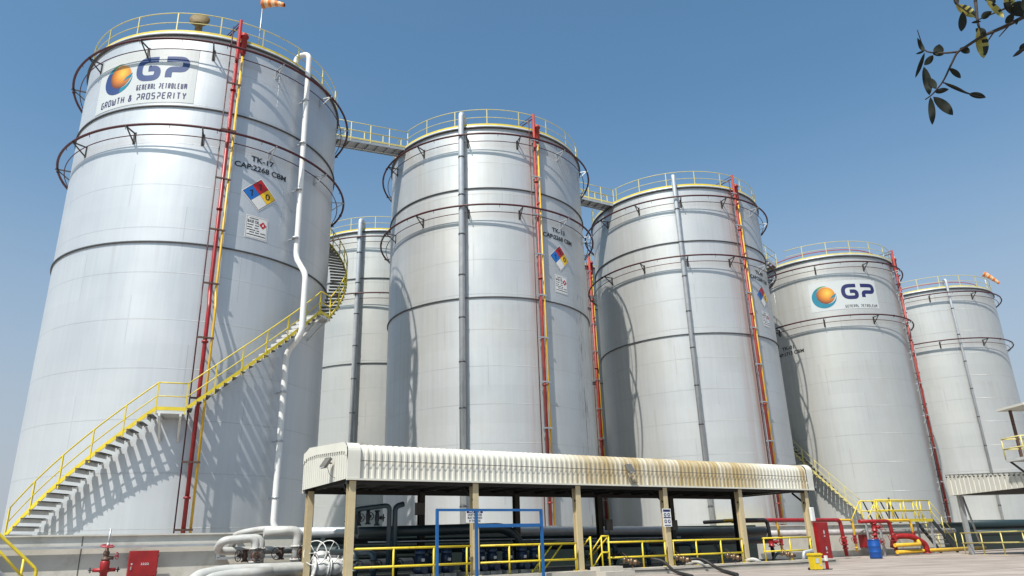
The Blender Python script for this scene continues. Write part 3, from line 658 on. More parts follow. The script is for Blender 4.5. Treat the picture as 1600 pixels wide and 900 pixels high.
m.box((61,-.012,.85),(38,.02,1.68)); m.box((61,.10,1.752),(38,.37,.02)); m.box((61,-.085,1.715),(38,.02,.07)); m.build('painted_shade','wallshade',root)  # dark sheets stand in for shade on the wall under both canopies
root=thing('cable_tray','galvanised cable tray strip running along the grey bund wall','cable tray',F(0,6.9),ANG)
m=MB(); m.box((-22,-.05,1.36),(40.,.14,.07)); m.build('upper_tray','galv',root)
m=MB(); m.box((-1.96,-.05,1.14),(.10,.14,.42)); m.build('drop_tray','galv',root)
m=MB(); m.box((2.,-.05,.92),(8,.14,.08)); m.build('lower_tray','galv',root)
# distant shed at the left horizon
root=thing('distant_shed','low white shed far off on the horizon at left','building',(-62,80,0),.3)
m=MB(); m.box((0,0,3.2),(9,6,6.4)); m.build('wall','white',root); m=MB(); m.box((0,0,6.6),(9.8,6.8,.4)); m.build('roof','boxgrey',root)

# ---------------------------------------------------------------- shelter
def clad_mat():
    m=bpy.data.materials.new('stained_cladding'); m.use_nodes=True; n=m.node_tree.nodes; l=m.node_tree.links; b=n['Principled BSDF']; b.inputs['Roughness'].default_value=.5
    tc=n.new('ShaderNodeTexCoord'); sp=n.new('ShaderNodeSeparateXYZ'); l.new(tc.outputs['Object'],sp.inputs[0])
    def nz(sx,sy,sz,sc,off):
        mp=n.new('ShaderNodeMapping'); mp.inputs['Scale'].default_value=(sx,sy,sz); mp.inputs['Location'].default_value=(off,off,0); l.new(tc.outputs['Object'],mp.inputs[0]); x=n.new('ShaderNodeTexNoise'); x.inputs['Scale'].default_value=sc; x.inputs['Detail'].default_value=7; x.inputs['Roughness'].default_value=.65; l.new(mp.outputs[0],x.inputs[0]); return x.outputs['Fac']
    def mr(f,a,bb,c,d):
        r=n.new('ShaderNodeMapRange'); r.clamp=True; r.inputs['From Min'].default_value=a; r.inputs['From Max'].default_value=bb; r.inputs['To Min'].default_value=c; r.inputs['To Max'].default_value=d; l.new(f,r.inputs[0]); return r.outputs[0]
    def mt(op,a,b_):
        x=n.new('ShaderNodeMath'); x.operation=op
        for i,v in enumerate((a,b_)):
            if isinstance(v,(int,float)): x.inputs[i].default_value=v
            else: l.new(v,x.inputs[i])
        return x.outputs[0]
    f=mt('ADD',mr(nz(4.,.4,.35,1.,0),.30,.60,.15,.95),mr(nz(1.1,.3,.2,1.,5.),.4,.6,-.15,.4))
    u=sp.outputs[0]; mask=mt('MULTIPLY',mr(u,6.5,9.6,0,1),mr(u,16.2,17.8,1,.12)); mask=mt('ADD',mask,mr(u,19.2,20.,0,.7))
    f=mt('MULTIPLY',f,mask); f=mt('ADD',f,mr(nz(5,.4,.4,1.,9.),.52,.75,.0,.30))
    mx=n.new('ShaderNodeMix'); mx.data_type='RGBA'; mx.clamp_factor=True; l.new(f,mx.inputs['Factor']); mx.inputs['A'].default_value=(.56,.55,.49,1); mx.inputs['B'].default_value=(.34,.26,.13,1)
    l.new(mx.outputs['Result'],b.inputs['Base Color']); return m
M['clad']=clad_mat()
M['cladclean']=mat('cream_cladding',(.56,.55,.49),.5,var=.05,scale=1.5,stain=(1.5,.35,.62,(.45,.36,.22)))
def sheet(mb,u0,u1,path,pitch=.20,h=.035):
    """trapezoid-ribbed sheet: path of (v,z) points swept along u"""
    P=[Vector((0,a,b)) for a,b in path]; N=[]
    for i in range(len(P)):
        t=(P[min(i+1,len(P)-1)]-P[max(i-1,0)]).normalized(); N.append(Vector((0,t.z,-t.y)))
    n=int((u1-u0)/pitch); cols=[]
    for k in range(n):
        a=u0+(u1-u0)*k/n; p=(u1-u0)/n
        for du,dh in ((0,0),(.30*p,0),(.40*p,h),(.90*p,h)): cols.append((a+du,dh))
    cols.append((u1,0)); g=[[mb.bm.verts.new(Vector((u,0,0))+q+nn*dh) for q,nn in zip(P,N)] for u,dh in cols]
    for a,b in zip(g,g[1:]):
        for i in range(len(P)-1): mb.bm.faces.new((a[i],b[i],b[i+1],a[i+1]))
root=thing('canopy_shelter','long shelter with rust-stained ribbed cream canopy on columns before the tanks','shelter',F(0,0),ANG)
arc=[(.0+.30-.30*cos(R(a)),3.66+.30*sin(R(a))) for a in range(10,90,13)]
m=MB(); sheet(m,.32,20.1,[(-.0,2.95),(-.0,3.45)]+[(-.0,3.451),(-.012,3.452)][:0]+[(0,3.66)]+arc+[(.45,3.97),(2.2,4.05),(4.15,4.15)]); m.build('cladding','clad',root)
m=MB(); m.box((10.2,-.035,3.46),(19.7,.012,.02)); m.build('joint_flashing','boxgrey',root)
m=MB(); m.box((10.2,-.02,2.94),(20.5,.10,.05)); m.build('drip_trim','cladclean',root)
for s_,u in ((1,.14),(-1,20.28)):   # plain rounded corner sheets
    m=MB(); pth=[(-.045,2.92),(-.045,3.66)]+[(a-.045,b+.03) for a,b in arc]+[(.45,4.02),(4.17,4.20)]; w=.19
    for (a,b),(c,d) in zip(pth,pth[1:]): m.face([(u-w,a,b),(u+w,a,b),(u+w,c,d),(u-w,c,d)])
    m.build('corner_flashing','cladclean',root)
for u,sg in ((-.05,-1),(20.47,1)):  # end faces
    m=MB(); z_t=lambda v: 3.66+.30*math.sqrt(max(0,1-((.25-v)/.30)**2)) if v<.25 else 3.98+(v-.25)*.07 if v<3.6 else 4.20-(v-3.6)*.25
    vs=[-.045+i*(4.2/84) for i in range(85)]
    for i in range(84):
        a,b=vs[i],vs[i+1]; d0=.005*sg if (i//2)%2 else 0; top=lambda v: min(z_t(v)-.26,3.9)
        m.face([(u+d0,a,2.95),(u+d0,b,2.95),(u+d0,b,top(b)),(u+d0,a,top(a))])
        m.face([(u+.03*sg,a,top(a)+.03),(u+.03*sg,b,top(b)+.03),(u+.03*sg,b,z_t(b)+.03),(u+.03*sg,a,z_t(a)+.03)])
        if (i//2)%2: m.face([(u+.031*sg,a,top(a)-.03),(u+.031*sg,b,top(b)-.03),(u+.031*sg,b,top(b)+.03),(u+.031*sg,a,top(a)+.03)])
    m.build('end_panel','cladclean',root)
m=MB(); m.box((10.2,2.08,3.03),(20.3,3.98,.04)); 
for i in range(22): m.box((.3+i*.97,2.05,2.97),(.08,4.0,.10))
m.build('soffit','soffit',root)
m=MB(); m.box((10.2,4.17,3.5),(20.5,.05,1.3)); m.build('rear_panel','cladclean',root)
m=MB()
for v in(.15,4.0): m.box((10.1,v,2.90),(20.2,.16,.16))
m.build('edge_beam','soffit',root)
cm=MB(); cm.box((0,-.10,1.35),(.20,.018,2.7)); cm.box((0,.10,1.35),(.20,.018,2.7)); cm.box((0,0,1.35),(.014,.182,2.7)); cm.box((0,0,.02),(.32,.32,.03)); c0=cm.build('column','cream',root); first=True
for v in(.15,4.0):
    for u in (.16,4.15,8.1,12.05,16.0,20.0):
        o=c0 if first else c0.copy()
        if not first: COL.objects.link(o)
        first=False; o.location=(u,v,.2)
        if v>1 and u>1: o.material_slots[0].link='OBJECT'; o.material_slots[0].material=M['darkcol']  # rear columns get the colour with painted shade
bm_=MB()
bm_.beam((0,0,2.4),(0,.55,2.85),.06,.06)
b0=bm_.build('knee_brace','soffit',root)
for i,u in enumerate((.16,4.15,8.1,12.05,16.0,20.0)):
    o=b0 if i==0 else b0.copy()
    if i: COL.objects.link(o)
    o.location=(u,.2,0)

# floodlights
def flood(label,u,v,z,yaw):
    root=thing('floodlight',label,'floodlight',F(u,v,z),ANG+yaw)
    m=MB(); m.box((0,-.20,0),(.28,.10,.34),rot=Matrix.Rotation(R(-35),3,'X')); m.build('housing','boxgrey',root,bevel=.015)
    m=MB(); m.box((0,-.252,-.035),(.23,.02,.28),rot=Matrix.Rotation(R(-35),3,'X')); m.build('lens','glass',root)
    m=MB(); m.beam((0,0,.0),(0,-.2,0),.04,.04); m.tube(bend([(.0,-.15,-.1),(.1,-.12,-.35),(.22,-.02,-.45),(.5,.0,-.46)],.08),.008,5); m.build('arm','iron',root)
flood('floodlight with dangling cable on the stained canopy front',10.2,-.06,3.5,0)
flood('small pale floodlight on the left end of the canopy',-.1,1.2,3.5,R(-75))

# guard rails
GR='yellow guard rails between the shelter columns'
def guard(label,u0,u1,posts,v=.1,z0=.2,group=GR,rot=ANG,origin=None,mt='yellow',h=(1.06,.57)):
    root=thing('guard_rail',label,'guard rail',F(u0,v,0) if origin is None else origin,rot,group); L=u1-u0
    m=MB(); 
    for z in h: m.cyl((0,0,z),(L,0,z),.032,seg=8)
    m.build('rail',mt,root); pm=MB(); pm.cyl((0,0,z0),(0,0,h[0]),.03,seg=8); pm.box((0,0,z0+.01),(.12,.12,.02)); p0=pm.build('post',mt,root)
    for i,p in enumerate(posts):
        o=p0 if i==0 else p0.copy()
        if i: COL.objects.link(o)
        o.location=(p-u0,0,0)
guard('yellow guard rail at the left end of the shelter',.27,3.98,(1.48,2.75,3.85))
guard('yellow guard rail behind the right half of the blue frame',4.3,7.95,(5.35,6.47,7.9))
guard('yellow guard rail with one middle post right of the step gate',9.25,11.9,(9.3,10.8,11.85))
guard('yellow guard rail with two posts right of the blue pictogram sign',12.2,15.85,(12.25,13.39,14.66,15.8))
guard('yellow guard rail at the right end of the shelter beside the bin',17.0,19.9,(17.05,18.58,19.85))
root=thing('step_gate','yellow framed steps climbing onto the shelter platform','steps',F(8.75,-.1,0),ANG)
m=MB()
for x in(-.36,.40): m.cyl((x,0,.2),(x,0,1.26),.03,seg=8); m.cyl((x,.0,1.24),(x+.15,1.4,.5),.025,seg=8)
m.cyl((.1,0,1.26),(.42,0,1.26),.03,seg=8); m.cyl((.1,.0,.75),(.42,0,.75),.025,seg=8); m.cyl((.1,0,.2),(.1,0,1.26),.025,seg=8); m.cyl((-.2,.2,.25),(.14,.0,.8),.022,seg=8); m.cyl((-.2,.3,.7),(.1,.0,1.24),.022,seg=8)
m.build('frame','yellow',root); m=MB(); m.box((.05,-.25,.17),(.95,.5,.30)); m.box((.15,-.65,.09),(1.2,.35,.16)); m.build('step','conc',root)
root=thing('access_stair','yellow stair rail slanting behind the fourth shelter bay','steps',F(7.2,.9,.2),ANG)
m=MB(); m.cyl((-.5,0,0),(.3,0,.8),.028,seg=8); m.cyl((-.1,0,0),(.75,0,.85),.028,seg=8); m.cyl((-.5,0,0),(-.5,0,.1),.028,seg=8); m.cyl((-.3,0,0),(-.3,0,.25),.02,seg=8); m.build('rail','yellow',root)

# blue frame
root=thing('pipe_frame','bright blue steel pipe frame standing before the shelter','frame',F(2.51,-.6),ANG)
for x in(0,1.29,3.62): m=MB(); m.box((x,0,1.04),(.075,.075,2.08)); m.build('post','blue',root)
m=MB(); m.box((1.81,0,2.07),(3.69,.07,.07)); m.build('top_bar','blue',root)
m=MB(); m.box((2.45,0,1.62),(2.3,.08,.10)); m.build('cross_bar','blue',root)

# flat signs
def flat(x0,y): return lambda a,b: Vector((a,y,b))
root=thing('notice_sign','white NOTICE sign about safety shoes on the second shelter column','sign',F(4.07,-.02,1.93),ANG)
m=MB(); m.box((0,0,0),(.60,.012,.40)); m.build('board','white',root)
m=MB(); f=lambda a,b:Vector((a,-.0085,b)); rectp(m,-.28,.28,.08,.185,f,0,1); f2=lambda a,b:Vector((a,-.0115,b)); btext(m,'NOTICE',-.2,.2,.095,.17,f2,1,.02,0)
btext(m,'SAFETY SHOES',-.25,.25,.0,.06,f2,2,.02,0); btext(m,'MUST BE WORN',-.25,.25,-.085,-.025,f2,2,.02,0); btext(m,'IN THIS AREA',-.2,.2,-.17,-.11,f2,2,.02,0); m.build('lettering',['navyink','white','ink'],root)
root=thing('pictogram_sign','tall white sign with four blue safety pictograms on the middle column','sign',F(11.97,-.02,1.85),ANG)
m=MB(); m.box((0,0,0),(.40,.012,.62)); m.build('board','white',root)
m=MB(); rectp(m,-.17,.17,.20,.28,f,0,1); rectp(m,-.17,.17,-.02,.02,f,0,1); rectp(m,-.15,.15,-.28,-.25,f,0,1)
for x in(-.085,.085):
    for z in(.10,-.13):
        polyfill(m,[(x+.065*cos(2*PI*i/20),z+.065*sin(2*PI*i/20)) for i in range(20)],f,0); polyfill(m,[(x+.028*cos(2*PI*i/10),z+.035*sin(2*PI*i/10)) for i in range(10)],f2,1)
m.build('pictograms',['navyink','white'],root)
o=MB().box((0,0,0),(.22,.10,.55)).build('junction_box','white',None,F(20.05,-.05,1.95),ANG,bevel=.02); tag(o,'white junction box on the rightmost shelter column','electrical box')
for u,z,l in ((4.0,2.35,'dark control box high on the rear column behind the slate pipes'),(12.35,1.75,'dark control box beside the pictogram sign'),(15.9,1.7,'dark control box on the rear column near the right end')):
    root=thing('control_box',l,'electrical box',F(u,3.8,z),ANG,'control boxes on the rear columns')
    m=MB(); m.box((0,0,0),(.32,.16,.42)); m.build('case','boxgrey',root,bevel=.015); m=MB(); m.tube(bend([(0,0,-.2),(0,-.02,-.5),(.15,0,-.6),(.15,0,-1.2)],.1),.014,6); m.build('conduit','rubber',root)

# ---------------------------------------------------------------- piping helpers
def flange(mb,p,ax,r,t=.05):
    ax=Vector(ax).normalized(); p=Vector(p); mb.cyl(p-ax*t/2,p+ax*t/2,r,seg=18)
    o=ax.orthogonal().normalized(); q=ax.cross(o)
    for k in range(8):
        c=p+(o*cos(k*PI/4)+q*sin(k*PI/4))*r*.82; mb.cyl(c-ax*t*.9,c+ax*t*.9,r*.07,seg=6)
def wheel(name,parent,p,ax,r,mt,spokes=4,t=.018,stem=.2):
    ax=Vector(ax).normalized(); p=Vector(p); m=MB(); m.torus(p,r,t,ax,24,6); o=ax.orthogonal().normalized(); q=ax.cross(o)
    for k in range(spokes):
        a=k*2*PI/spokes+.4; m.cyl(p,p+(o*cos(a)+q*sin(a))*r,t*.6,seg=5)
    m.cyl(p-ax*stem,p+ax*.06,t*1.1,seg=8); m.cyl(p-ax*.03,p+ax*.03,t*2.2,seg=10); return m.build(name,mt,parent)
def gate_valve(label,loc,rz=ANG,r=.11,body='iron',wm='black',wr=.2,group=None,axis='z',wdir=(0,-1,0),H=.34):
    """flanged gate valve on a vertical run, wheel towards wdir"""
    root=thing('gate_valve',label,'valve',loc,rz,group); m=MB(); a=Vector((0,0,1)) if axis=='z' else Vector((1,0,0))
    w=Vector(wdir).normalized(); c=Vector((0,0,0))
    m.lathe([(r,-H/2),(r*1.05,-H*.3),(r*1.35,-H*.12),(r*1.35,H*.12),(r*1.05,H*.3),(r,H/2)],c,16,a); flange(m,a*H/2,a,r*1.6,.035); flange(m,-a*H/2,a,r*1.6,.035); m.cyl(c,w*r*2.3,r*.75,r*.6,12); flange(m,w*r*2.3,w,r*1.05,.04); m.cyl(w*r*2.3,w*r*3.4,r*.32,seg=8)
    m.build('body',body,root); wheel('handwheel',root,w*r*3.5,w,wr,wm,5,.014 if wr<.3 else .018); return root
def pipe(name,label,cat,pts,r,mt,rad=.3,fl=(),seg=14,group=None,z0=0):
    """pts in (u,v,z)"""
    b=Vector(pts[0]); root=thing(name,label,cat,F(*b),ANG,group); P=[Vector(p)-b for p in pts]
    m=MB(); m.tube(bend(P,rad,7),r,seg); m.build('pipe',mt,root)
    if fl:
        for p,ax in fl: m=MB(); flange(m,Vector(p)-b,ax,r*1.45); m.build('flange',mt,root)
    return root

# white manifold at left
pipe('header_pipe','fat white header pipe low in front of the bund wall','pipe',[(-3.4,3.6,.0),(-3.1,3.8,.42),(-2.3,4.2,.53),(3.9,4.2,.55)],.21,'whitepipe',.4,[((.55,4.2,.55),(1,0,0)),((.95,4.2,.55),(1,0,0))],20)
pipe('header_pipe','second white header pipe curving down at its left end','pipe',[(-3.2,3.0,.0),(-2.9,3.2,.36),(-2.2,3.5,.46),(-1.0,3.5,.48)],.16,'whitepipe',.4,(),18)
pipe('branch_pipe','white pipe loop at far left that doubles back under itself','pipe',[(-1.22,4.9,.62),(-1.22,4.9,1.50),(-2.22,5.0,1.46),(-2.25,5.75,1.14),(.9,5.95,1.13)],.125,'whitepipe',.26,[((-1.22,4.9,1.18),(0,0,1)),((-1.22,4.9,.78),(0,0,1))],16,'white pipe loops over the header')
pipe('branch_pipe','white pipe loop just behind the leftmost one','pipe',[(-.95,5.3,.62),(-.95,5.3,1.53),(-1.75,5.5,1.52),(-1.7,6.3,1.2)],.115,'whitepipe',.24,[((-.95,5.3,1.18),(0,0,1))],16,'white pipe loops over the header')
pipe('branch_pipe','thick white pipe loop nearest the shelter, open end to the left','pipe',[(.02,4.6,.62),(.02,4.6,1.72),(-1.05,4.7,1.68)],.15,'whitepipe',.3,[((.02,4.6,1.22),(0,0,1)),((.02,4.6,.82),(0,0,1))],18,'white pipe loops over the header')
pipe('branch_pipe','white pipe loop behind the thick one at the shelter','pipe',[(.22,5.0,.62),(.22,5.0,1.76),(-.9,5.5,1.80),(-1.35,6.4,1.72),(-1.5,7.4,1.6)],.10,'whitepipe',.28,(),16,'white pipe loops over the header')
pipe('transfer_pipe','long white pipe running right beneath the shelter roof','pipe',[(.2,5.2,1.66),(4.1,5.1,1.64),(16.9,4.9,1.52)],.17,'alupipe',.3,(),18)
gate_valve('rusty valve with black handwheel on the left white loop',F(-1.22,4.9,.98),wr=.21,H=.34)
gate_valve('rusty valve with black handwheel on the thick white loop',F(.02,4.6,1.02),wr=.26,H=.34,wdir=(.35,-1,0))
gate_valve('small valve with side handwheel at far left of the manifold',F(-1.45,5.25,.98),wr=.17,r=.07,wdir=(-1,-.4,0))
gate_valve('black valve behind the thick white loop',F(-.32,5.2,1.02),wr=.19,r=.07,wdir=(-.7,-.7,0))
for i,(u,l) in enumerate(((.62,'white flanged valve with big white handwheel, the left one'),(1.05,'white flanged valve with big white handwheel behind first column'))):
    root=thing('large_valve',l,'valve',F(u,3.9,.58),ANG,'big white handwheel valves'); m=MB(); m.lathe([(.20,-.24),(.24,-.2),(.30,0),(.24,.2),(.20,.24)],(0,0,0),20,(1,0,0)); flange(m,(-.25,0,0),(1,0,0),.32,.06); flange(m,(.25,0,0),(1,0,0),.32,.06); m.cyl((0,0,.15),(0,0,.34),.14,seg=14); m.lathe([(.17,.30),(.19,.36),(.16,.44),(.06,.48),(0,.48)],(0,0,0),16); m.build('body','white',root)
    wheel('handwheel',root,(-.25,-.12,.42),(-.75,-1,.15),.37,'white',6,.016,.28)

# under the shelter
pipe('dark_main','thick dark main bending down under the middle of the canopy','pipe',[(1.3,2.6,1.56),(7.1,2.6,1.66),(7.65,2.6,.25)],.17,'teal',.75,(),20)
pipe('rear_main','very thick dark green pipe along the back of the shelter','pipe',[(1.2,5.6,1.50),(23.6,5.6,1.40)],.24,'teal',.3,(),24)
pipe('low_main','dark pipe at waist height along the back of the shelter','pipe',[(.6,5.2,1.05),(23.4,5.2,1.0)],.16,'teal',.3,(),18)
pipe('thin_line','thin grey line under the dark main pipes','pipe',[(1.6,2.4,1.27),(7.,2.4,1.27)],.022,'galv',.1,(),8)
pipe('thin_line','thin grey line along the rear main at right','pipe',[(8.2,4.6,1.26),(17,4.6,1.22)],.025,'galv',.1,(),8)
pipe('slate_pipe','slate blue pipe rising and sloping left above its valves','pipe',[(2.12,2.0,.6),(2.12,2.0,2.36),(.95,2.0,2.22),(1.02,2.0,1.5)],.075,'slate',.18,(),14,'slate blue riser pipes')
pipe('slate_pipe','slate blue pipe with its top hooked to the right','pipe',[(2.33,2.05,.6),(2.33,2.05,2.32),(2.62,2.05,2.40)],.085,'slate',.16,(),14,'slate blue riser pipes')
for k,(u,z) in enumerate(((1.15,1.98),(1.45,2.02),(1.75,1.98))): gate_valve('dark valve on the slate blue pipe, '+('left','middle','right')[k]+' of three',F(u,2.1,z),r=.055,body='teal',wr=.11,wdir=(1,-.3,0) if k==2 else (0,-1,0),group='dark valves on the slate pipe',H=.42)
# pumps
def pump():
    root=thing('pump','x','pump',(0,0,0),ANG,'row of navy pumps under the canopy'); m=MB(); m.box((0,0,.05),(.42,.55,.1)); m.build('plinth','conc',root)
    m=MB(); m.lathe([(.10,.1),(.19,.13),(.22,.22),(.19,.32),(.12,.35)],(0,0,0),18); m.cyl((0,-.34,.22),(0,.34,.22),.06,seg=12); flange(m,(0,-.33,.22),(0,1,0),.11,.03); flange(m,(0,.33,.22),(0,1,0),.11,.03); m.build('volute','navy',root)
    m=MB(); m.cyl((0,0,.35),(0,0,.66),.155,seg=20)
    for k in range(20): a=k*2*PI/20; m.box((.165*cos(a),.165*sin(a),.5),(.03,.008,.26),rz=a)
    m.lathe([(.17,.66),(.18,.70),(.16,.78),(.0,.81)],(0,0,0),20); m.build('motor','navy',root)
    m=MB(); m.box((.0,-.19,.50),(.10,.06,.09)); m.build('terminal_box','galv',root)
    return root
ordn=['first','second','third','fourth','fifth','sixth','seventh','eighth','ninth']
pp=pump(); us=(2.9,3.35,3.8,4.55,5.0,5.45,6.05,6.6,7.1)
for i,u in enumerate(us):
    o=pp if i==0 else copy_tree(pp); o.location=F(u,1.35,.2); o['label']='navy pump behind the yellow rail, '+ordn[i]+' from the left'
for i,(u,v,h) in enumerate(((9.9,2.4,1.1),(10.9,2.2,.9),(11.6,2.6,1.05),(13.0,2.3,1.0),(14.2,2.5,1.1),(15.3,2.2,.95),(1.0,1.9,1.0),(1.8,2.4,.95),(2.6,2.6,.9))):
    r=pipe('suction_pipe','dark bent suction pipe under the canopy, '+ordn[i]+' of nine by build row' if 0 else 'dark bent suction pipe in the shade, '+['under the notice of the fifth bay','left of the middle column','beside the middle column','right of the middle column','in the fourth bay','near the fifth column','by the first column','below the slate pipes','right of the slate pipes'][i],'pipe',[(u-.3,v+1.2,h),(u,v,h),(u,v,.2)],.09,'slate' if i%2 else 'teal',.25,[((u,v,.45),(0,0,1)),((u,v,.75),(0,0,1))],12,'bent suction pipes in the shade')
    gate_valve('dark valve standing on a suction pipe, '+['fifth bay left','left of middle column','at middle column','right of middle column','fourth bay','near fifth column','by the first column','below the slate pipes','right of slate pipes'][i],F(u,v,.6),r=.075,body='iron' if i%3 else 'teal',wr=.13,wdir=(.2,-1,0),group='dark valves on the suction pipes',H=.26)
# hose couplings and hoses
def coupling(label,u,z,tilt=-.25):
    root=thing('hose_coupling',label,'coupling',F(u,-.25,z),ANG+R(-20),'bronze couplings on the platform edge'); d=Vector((1,-.3,tilt)).normalized()
    m=MB(); m.lathe([(.05,-.28),(.10,-.27),(.10,-.2),(.06,-.18),(.06,-.05),(.12,-.04),(.12,.02),(.085,.03),(.085,.12),(.10,.13),(.10,.18),(.06,.19),(.05,.28)],(0,0,0),16,d); m.build('body','bronze',root)
    m=MB(); m.beam((-.05,0,.1),(-.28,.05,.28),.03,.015); m.beam((.05,-.02,-.08),(.0,-.05,-.25),.03,.015); m.build('lever','iron',root)
    m=MB(); m.tube(bend([Vector((0,0,0))-d*.2,Vector((-.3,.35,.05)),(-.35,.7,-.3)],.2),.055,12); m.build('elbow','teal',root)
for u,l in ((9.95,'bronze hose coupling below the rail right of the step gate'),(12.35,'bronze hose coupling holding a black hose right of middle column'),(14.9,'bronze hose coupling near the fifth shelter column'),(17.95,'bronze hose coupling below the right end rail')): coupling(l,u,.44)
pipe('black_hose','black hose drooping from the platform left of the middle column','hose',[(10.95,-.1,.50),(11.25,-.4,.42),(11.2,-.9,.10),(10.6,-1.8,.06),(9.0,-4.0,.06)],.05,'rubber',.25,(),10,'black hoses hanging off the platform')
pipe('black_hose','black hose drooping from the bronze coupling right of the middle column','hose',[(12.6,-.3,.43),(13.1,-.45,.42),(13.2,-1.0,.10),(12.4,-2.0,.06),(10.2,-4.6,.06)],.055,'rubber',.3,(),10,'black hoses hanging off the platform')
pipe('edge_cable','thin black cable strung along the platform edge','cable',[(9.,-.41,.16),(12,-.41,.12),(15,-.41,.15),(18,-.41,.11),(20.6,-.41,.14)],.014,'rubber',.3,(),6)
pipe('white_elbow','white curved pipe end poking out near the fourth bay','pipe',[(12.9,.2,.25),(13.05,-.15,.36),(13.25,-.3,.22)],.06,'whitepipe',.15,(),12,'white pipe elbows on the platform edge')
pipe('white_elbow','white curved pipe end poking out near the fifth column','pipe',[(15.9,.2,.25),(16.05,-.15,.34),(16.25,-.3,.22)],.06,'whitepipe',.15,(),12,'white pipe elbows on the platform edge')
pipe('grey_elbow','grey swan neck pipe beside the last shelter column','pipe',[(18.9,-.2,.24),(18.95,-.2,.5),(19.5,-.2,.55),(20.1,.3,.5)],.06,'alupipe',.2,(),12)

# ---------------------------------------------------------------- left fire gear and stair rail
root=thing('fire_hydrant','weathered red fire hydrant valve with tall grey spindle at left','fire hydrant',F(-5.42,5.2,0),ANG)
m=MB(); m.lathe([(.16,0),(.16,.05),(.10,.06),(.10,.62),(.13,.63),(.13,.92),(.11,.95),(.0,.95)],(0,0,0),18); m.cyl((-.30,0,.70),(.30,0,.70),.055,seg=12); m.build('barrel','red',root)
m=MB(); m.lathe([(.09,.95),(.12,.97),(.12,1.01),(.08,1.03),(.07,1.1),(.09,1.12),(.09,1.18),(.05,1.24),(.05,1.32)],(0,0,0),16); m.cyl((0,0,1.04),(.2,-.05,1.02),.05,seg=10); m.build('bonnet','iron',root)
m=MB(); m.cyl((0,0,1.3),(.03,0,1.86),.026,seg=8); m.cyl((.0,0,1.3),(.012,0,1.45),.038,seg=8); m.build('spindle','galv',root)
wheel('handwheel',root,(0,0,1.36),(.05,-.25,1),.17,'redf',4,.022,.1); wheel('side_wheel',root,(.28,-.06,1.08),(1,-.6,.1),.10,'redf',4,.012,.08)
for sg in(-1,1): wheel('outlet_wheel',root,(sg*.36,0,.70),(sg,-.3,0),.07,'black',4,.01,.08)
root=thing('hose_cabinet','small red fire hose cabinet leaning on the bund wall at left','cabinet',F(-4.25,6.62,.83),ANG)
m=MB(); m.box((0,0,0),(.84,.26,.78)); m.build('case','red',root,bevel=.01); m=MB(); m.box((.01,-.135,0),(.78,.012,.72)); m.build('door','red',root,bevel=.003)
m=MB(); fz=lambda a,b:Vector((a,-.1435,b))
for k in range(4): 
    stroke(m,[(-.06+k*.06,-.02),(-.03+k*.06,.0),(-.06+k*.06,.03)],.018,fz,.01); stroke(m,[(-.07+k*.06,-.03),(-.02+k*.06,-.03)],.014,fz,0)
polyfill(m,[(-.33+.03*cos(i),.0+.03*sin(i)) for i in range(6)],fz); m.build('marking','panel',root)
m=MB(); m.box((-.34,-.155,-.12),(.03,.02,.10)); m.build('handle','galv',root)
for z in(-.25,.25): m=MB(); m.cyl((.42,-.14,z-.05),(.42,-.14,z+.05),.014,seg=8); m.build('hinge','iron',root)
root=thing('crossover_stair','yellow crossover stair rail over the bund wall at lower left','stair rail',F(-7.6,6.1,0),ANG)
m=MB(); m.tube(bend([(-2.2,0,3.5),(-.62,0,1.80),(.40,0,.86),(.50,0,.74),(.50,0,.0)],.08,4),.045,10); m.build('top_rail','yellow',root)
m=MB(); m.tube([(-2.2,.0,2.95),(-.4,0,1.2),(.50,0,.24)],.038,10); m.build('mid_rail','yellow',root)
m=MB(); m.cyl((.14,0,0),(.14,0,1.1),.035,seg=8); m.cyl((-.8,0,0),(-.8,0,1.95),.035,seg=8); m.build('post','yellow',root)
m=MB(); m.beam((-2.0,.5,2.3),(.1,.5,.1),.04,.22); 
for k in range(8): m.box((-.1-k*.24,.35,.2+k*.245),(.26,.7,.04))
m.build('steps','galv',root)

# ---------------------------------------------------------------- right yard: fire mains
VV=4.5
def firemain(label,pts,r,mt,valves=(),group='fire main risers in the right yard',rad=.25,flz=(.5,)):
    root=pipe('fire_main',label,'pipe',pts,r,mt,rad,[((pts[-1][0],pts[-1][1],z),(0,0,1)) for z in flz],14,group); b=Vector(pts[0])
    for (p,w) in valves:
        m=MB(); c=Vector(p)-b; m.lathe([(r,-.22),(r*1.7,-.2),(r*1.7,-.16),(r*1.2,-.14),(r*1.5,0),(r*1.2,.14),(r*1.7,.16),(r*1.7,.2),(r,.22)],c,14); d=Vector(w).normalized(); m.cyl(c,c+d*r*3.4,r*.7,seg=10); m.cyl(c+d*r*2.2,c+d*r*2.8,r*1.1,seg=10)
        v=m.build('valve','red',root); wheel('handwheel',v,c+d*r*4,d,r*1.7,'red',4,.014,.1)
    return root
firemain('red main coming from TK-09 and dropping right of the red cabinet',[(21.4,5.6,1.92),(22.7,VV,1.90),(28.25,VV,1.88),(28.35,VV,.12)],.10,'red',[((28.34,VV,.85),(-1,-.5,0))])
firemain('amber main bending down behind the right end rail',[(20.2,VV+.4,1.93),(23.7,VV+.3,1.92),(23.85,VV+.3,.35)],.06,'orangepipe',[((23.84,VV+.3,.95),(-1,-.4,0))])
firemain('black main bending down behind the fifth bay rail',[(20.9,6.9,1.92),(20.9,VV,1.92),(22.65,VV,1.92),(22.8,VV,.2)],.09,'black',[((22.75,VV,.9),(1,-.4,0))])
firemain('amber main dropping between the cabinet and the blue drum',[(27.2,VV+.35,1.90),(29.75,VV+.3,1.89),(29.7,VV+.3,.3)],.06,'orangepipe',[((29.7,VV+.3,.92),(-1,-.3,0))])
